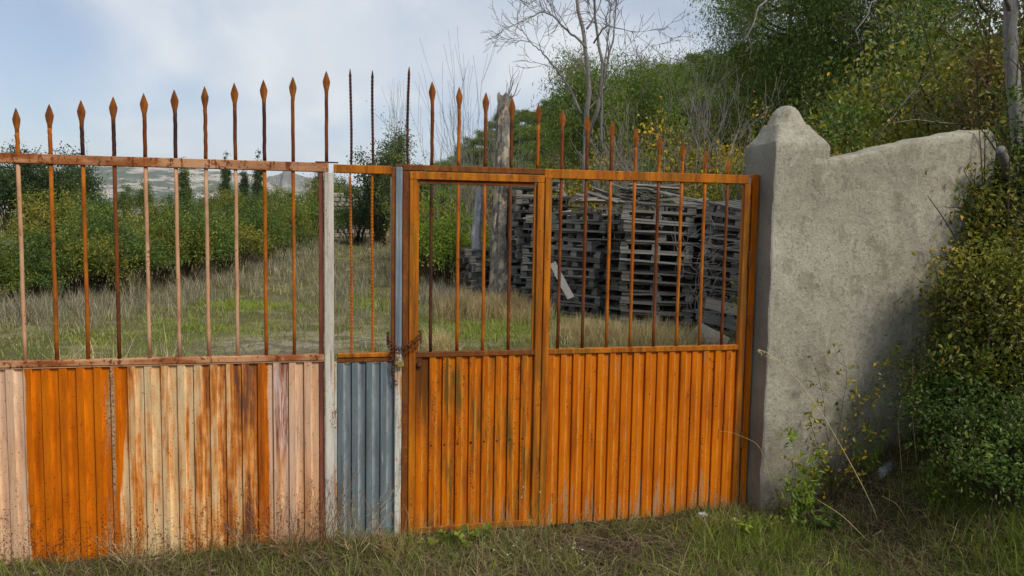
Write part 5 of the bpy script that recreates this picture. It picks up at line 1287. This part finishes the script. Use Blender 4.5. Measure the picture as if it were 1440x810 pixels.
# field behind the gate
n = 120000
d = 5.0+85*g.random(n)**2.1; px = g.uniform(-140, 1120, n)
D_ = np.stack([_fw*F_PX+CR*(p-720) for p in (0.0, 1.0)])          # rays at the image's middle row
R_ = (D_[0][None]+(D_[1]-D_[0])[None]*px[:, None])/F_PX
X = CAM[0]+R_[:, 0]*d; Y = CAM[1]+R_[:, 1]*d
k = (Y > .5) & (X-foot(Y) < 4); X, Y, d = X[k], Y[k], d[k]; n = len(X)
green = np.clip(.9*np.exp(-((X+1.4)/1.6)**2-((Y-11.8)/1.1)**2)+.9*np.exp(-((X-2.4)/1.3)**2-((Y-8.0)/1.5)**2)+.7*np.exp(-((X-3.5)/.6)**2-((Y-10)/1.6)**2)+.45*np.exp(-((X+1.8)/2)**2-((Y-8)/2.5)**2)+.3*nz(X, Y, .7, 8)+.1, 0, 1)
bare = np.exp(-((X+.1)/1.3)**2-((Y-7.0)/.9)**2)
k = g.random(n) > .8*bare; X, Y, d, green = X[k], Y[k], d[k], green[k]; n = len(X)
isg = g.random(n) < green*1.1
h = (.05+.10*g.random(n))*(1+.022*d); w = .0028+.00055*d*g.uniform(.7, 1.3, n)
for m_, nm, mt, lab in ((isg, 'field_grass_green', M_grass, 'fresh green patches of grass in the field behind the gate'), (~isg, 'field_grass', M_field, 'olive and straw grass covering the field behind the gate')):
    q = int(m_.sum()); grass_obj(nm, g, X[m_], Y[m_], h[m_], w[m_], g.uniform(0, 2*PI, q), g.uniform(.1, 1.1, q), np.clip(g.normal(.48, .24, q)+(.12*nz(X[m_], Y[m_], .5, 2)), 0, 1), mt, lab)
# tall dry grass before the hedge, by the path and in front of the pallets
def tall(name, lab, spots, n, hmin, hmax, mat=M_dry, per=26, lo=.3):
    S_ = np.array(spots); m_ = n//per; i = g.integers(0, len(S_), m_)
    px = S_[i, 0]+g.normal(size=m_)*S_[i, 1]; d = np.maximum(5, S_[i, 2]+g.normal(size=m_)*S_[i, 3])
    R_ = (D_[0][None]+(D_[1]-D_[0])[None]*px[:, None])/F_PX; cx = CAM[0]+R_[:, 0]*d; cy = CAM[1]+R_[:, 1]*d
    k = np.repeat(np.arange(m_), per); X = cx[k]+g.normal(size=len(k))*.07; Y = cy[k]+g.normal(size=len(k))*.07; q = len(k)
    hh = g.uniform(hmin, hmax, m_)[k]*g.uniform(.5, 1, q)
    ok = clear(X, Y)&(Y > .3); X, Y, hh, k, q = X[ok], Y[ok], hh[ok], k[ok], int(ok.sum())
    grass_obj(name, g, X, Y, hh, .002+.0004*d[k], g.uniform(0, 2*PI, q), np.abs(g.normal(0, .38, q))+.03, np.clip(lo+.35*g.random(m_)[k]+.4*g.random(q), 0, 1)if mat is M_dry else g.random(q), mat, lab)
tall('hedge_dry_grass', 'tall grey dry grass standing before the field hedge', [(0, 45, 13.4, .8), (90, 40, 14, .8), (180, 40, 15, .9), (250, 30, 17, 1.2), (310, 28, 20, 1.6), (365, 25, 25, 2.5), (410, 20, 31, 3), (445, 18, 38, 4)], 13000, .2, .6, mat=M_greydry)
tall('path_dry_grass', 'dry bleached grass on both sides of the field path', [(490, 40, 26, 5), (520, 25, 45, 8), (470, 30, 18, 2.5), (545, 18, 30, 5), (600, 20, 18, 1.5), (640, 20, 17, 1)], 11000, .22, .55, mat=M_greydry)
tall('pallet_straw', 'golden dry grass in front of the pallet stacks', [(815, 22, 12.2, .5), (860, 25, 11.8, .5), (910, 25, 11.6, .5), (955, 18, 11.6, .4), (690, 22, 15.5, .6), (735, 18, 14.5, .5)], 9000, .22, .5, lo=.3)
n = 24000; sp = [(-1.5, 11.9, 1.3, .9), (2.3, 8.0, 1.0, 1.3), (3.5, 9.6, .5, 1.4), (-1.9, 8.5, 1.6, 1.5), (1.3, 12.5, .8, 2.0)]; i = g.integers(0, 5, n); sa = np.array(sp)[i]
X = sa[:, 0]+g.normal(size=n)*sa[:, 2]*.6; Y = sa[:, 1]+g.normal(size=n)*sa[:, 3]*.6; k = g.random(n) < .6+.5*nz(X, Y, 2, 4); X, Y = X[k], Y[k]; n = len(X)
grass_obj('fresh_grass', g, X, Y, g.uniform(.05, .15, n), g.uniform(.005, .011, n), g.uniform(0, 2*PI, n), g.uniform(.1, 1.0, n), np.clip(g.normal(.72, .14, n), 0, .93), M_grass, 'bright fresh green swards in the field behind the gate')
tall('near_wild_oats', 'thin pale wild oat stems just behind the wide leaf', [(110, 22, 7.2, .4), (150, 16, 7.4, .4), (220, 12, 8, .4)], 320, .5, .95, per=9, lo=.55)
tall('pale_tussock', 'pale leaning grass tussock in the green patch behind the door', [(617, 6, 10.2, .12)], 1100, .3, .55, lo=.35)
tall('tussock_by_pallets', 'dull dry tussocks left of the pallets', [(650, 18, 15, .6), (710, 14, 15.2, .5)], 3500, .3, .6, lo=.0)

# ---------------------------------------------------------------- air
def haze():
    lo = np.array([1e9]*3); hi = -lo
    for nm in ('ground', 'hills', 'mesa_hill'):
        co = np.empty(len(bpy.data.objects[nm].data.vertices)*3, np.float32); bpy.data.objects[nm].data.vertices.foreach_get('co', co); co = co.reshape(-1, 3)
        lo = np.minimum(lo, co.min(0)); hi = np.maximum(hi, co.max(0))
    lo -= (40, 40, 1); hi += (40, 40, 12)
    m = bpy.data.materials.new('pale_air'); m.use_nodes = True; nt = m.node_tree; nt.nodes.clear()
    v = node(nt, 'ShaderNodeVolumePrincipled', {'Color': (.86, .91, 1.0, 1), 'Density': .00011, 'Anisotropy': .2})
    node(nt, 'ShaderNodeOutputMaterial', {'Volume': v.outputs[0]})
    o = link('haze', MB().box(lo[0], hi[0], lo[1], hi[1], lo[2], hi[2]).mesh('haze'), m); tag(o, 'thin pale haze filling the air of the valley', 'haze', kind='stuff')
haze()
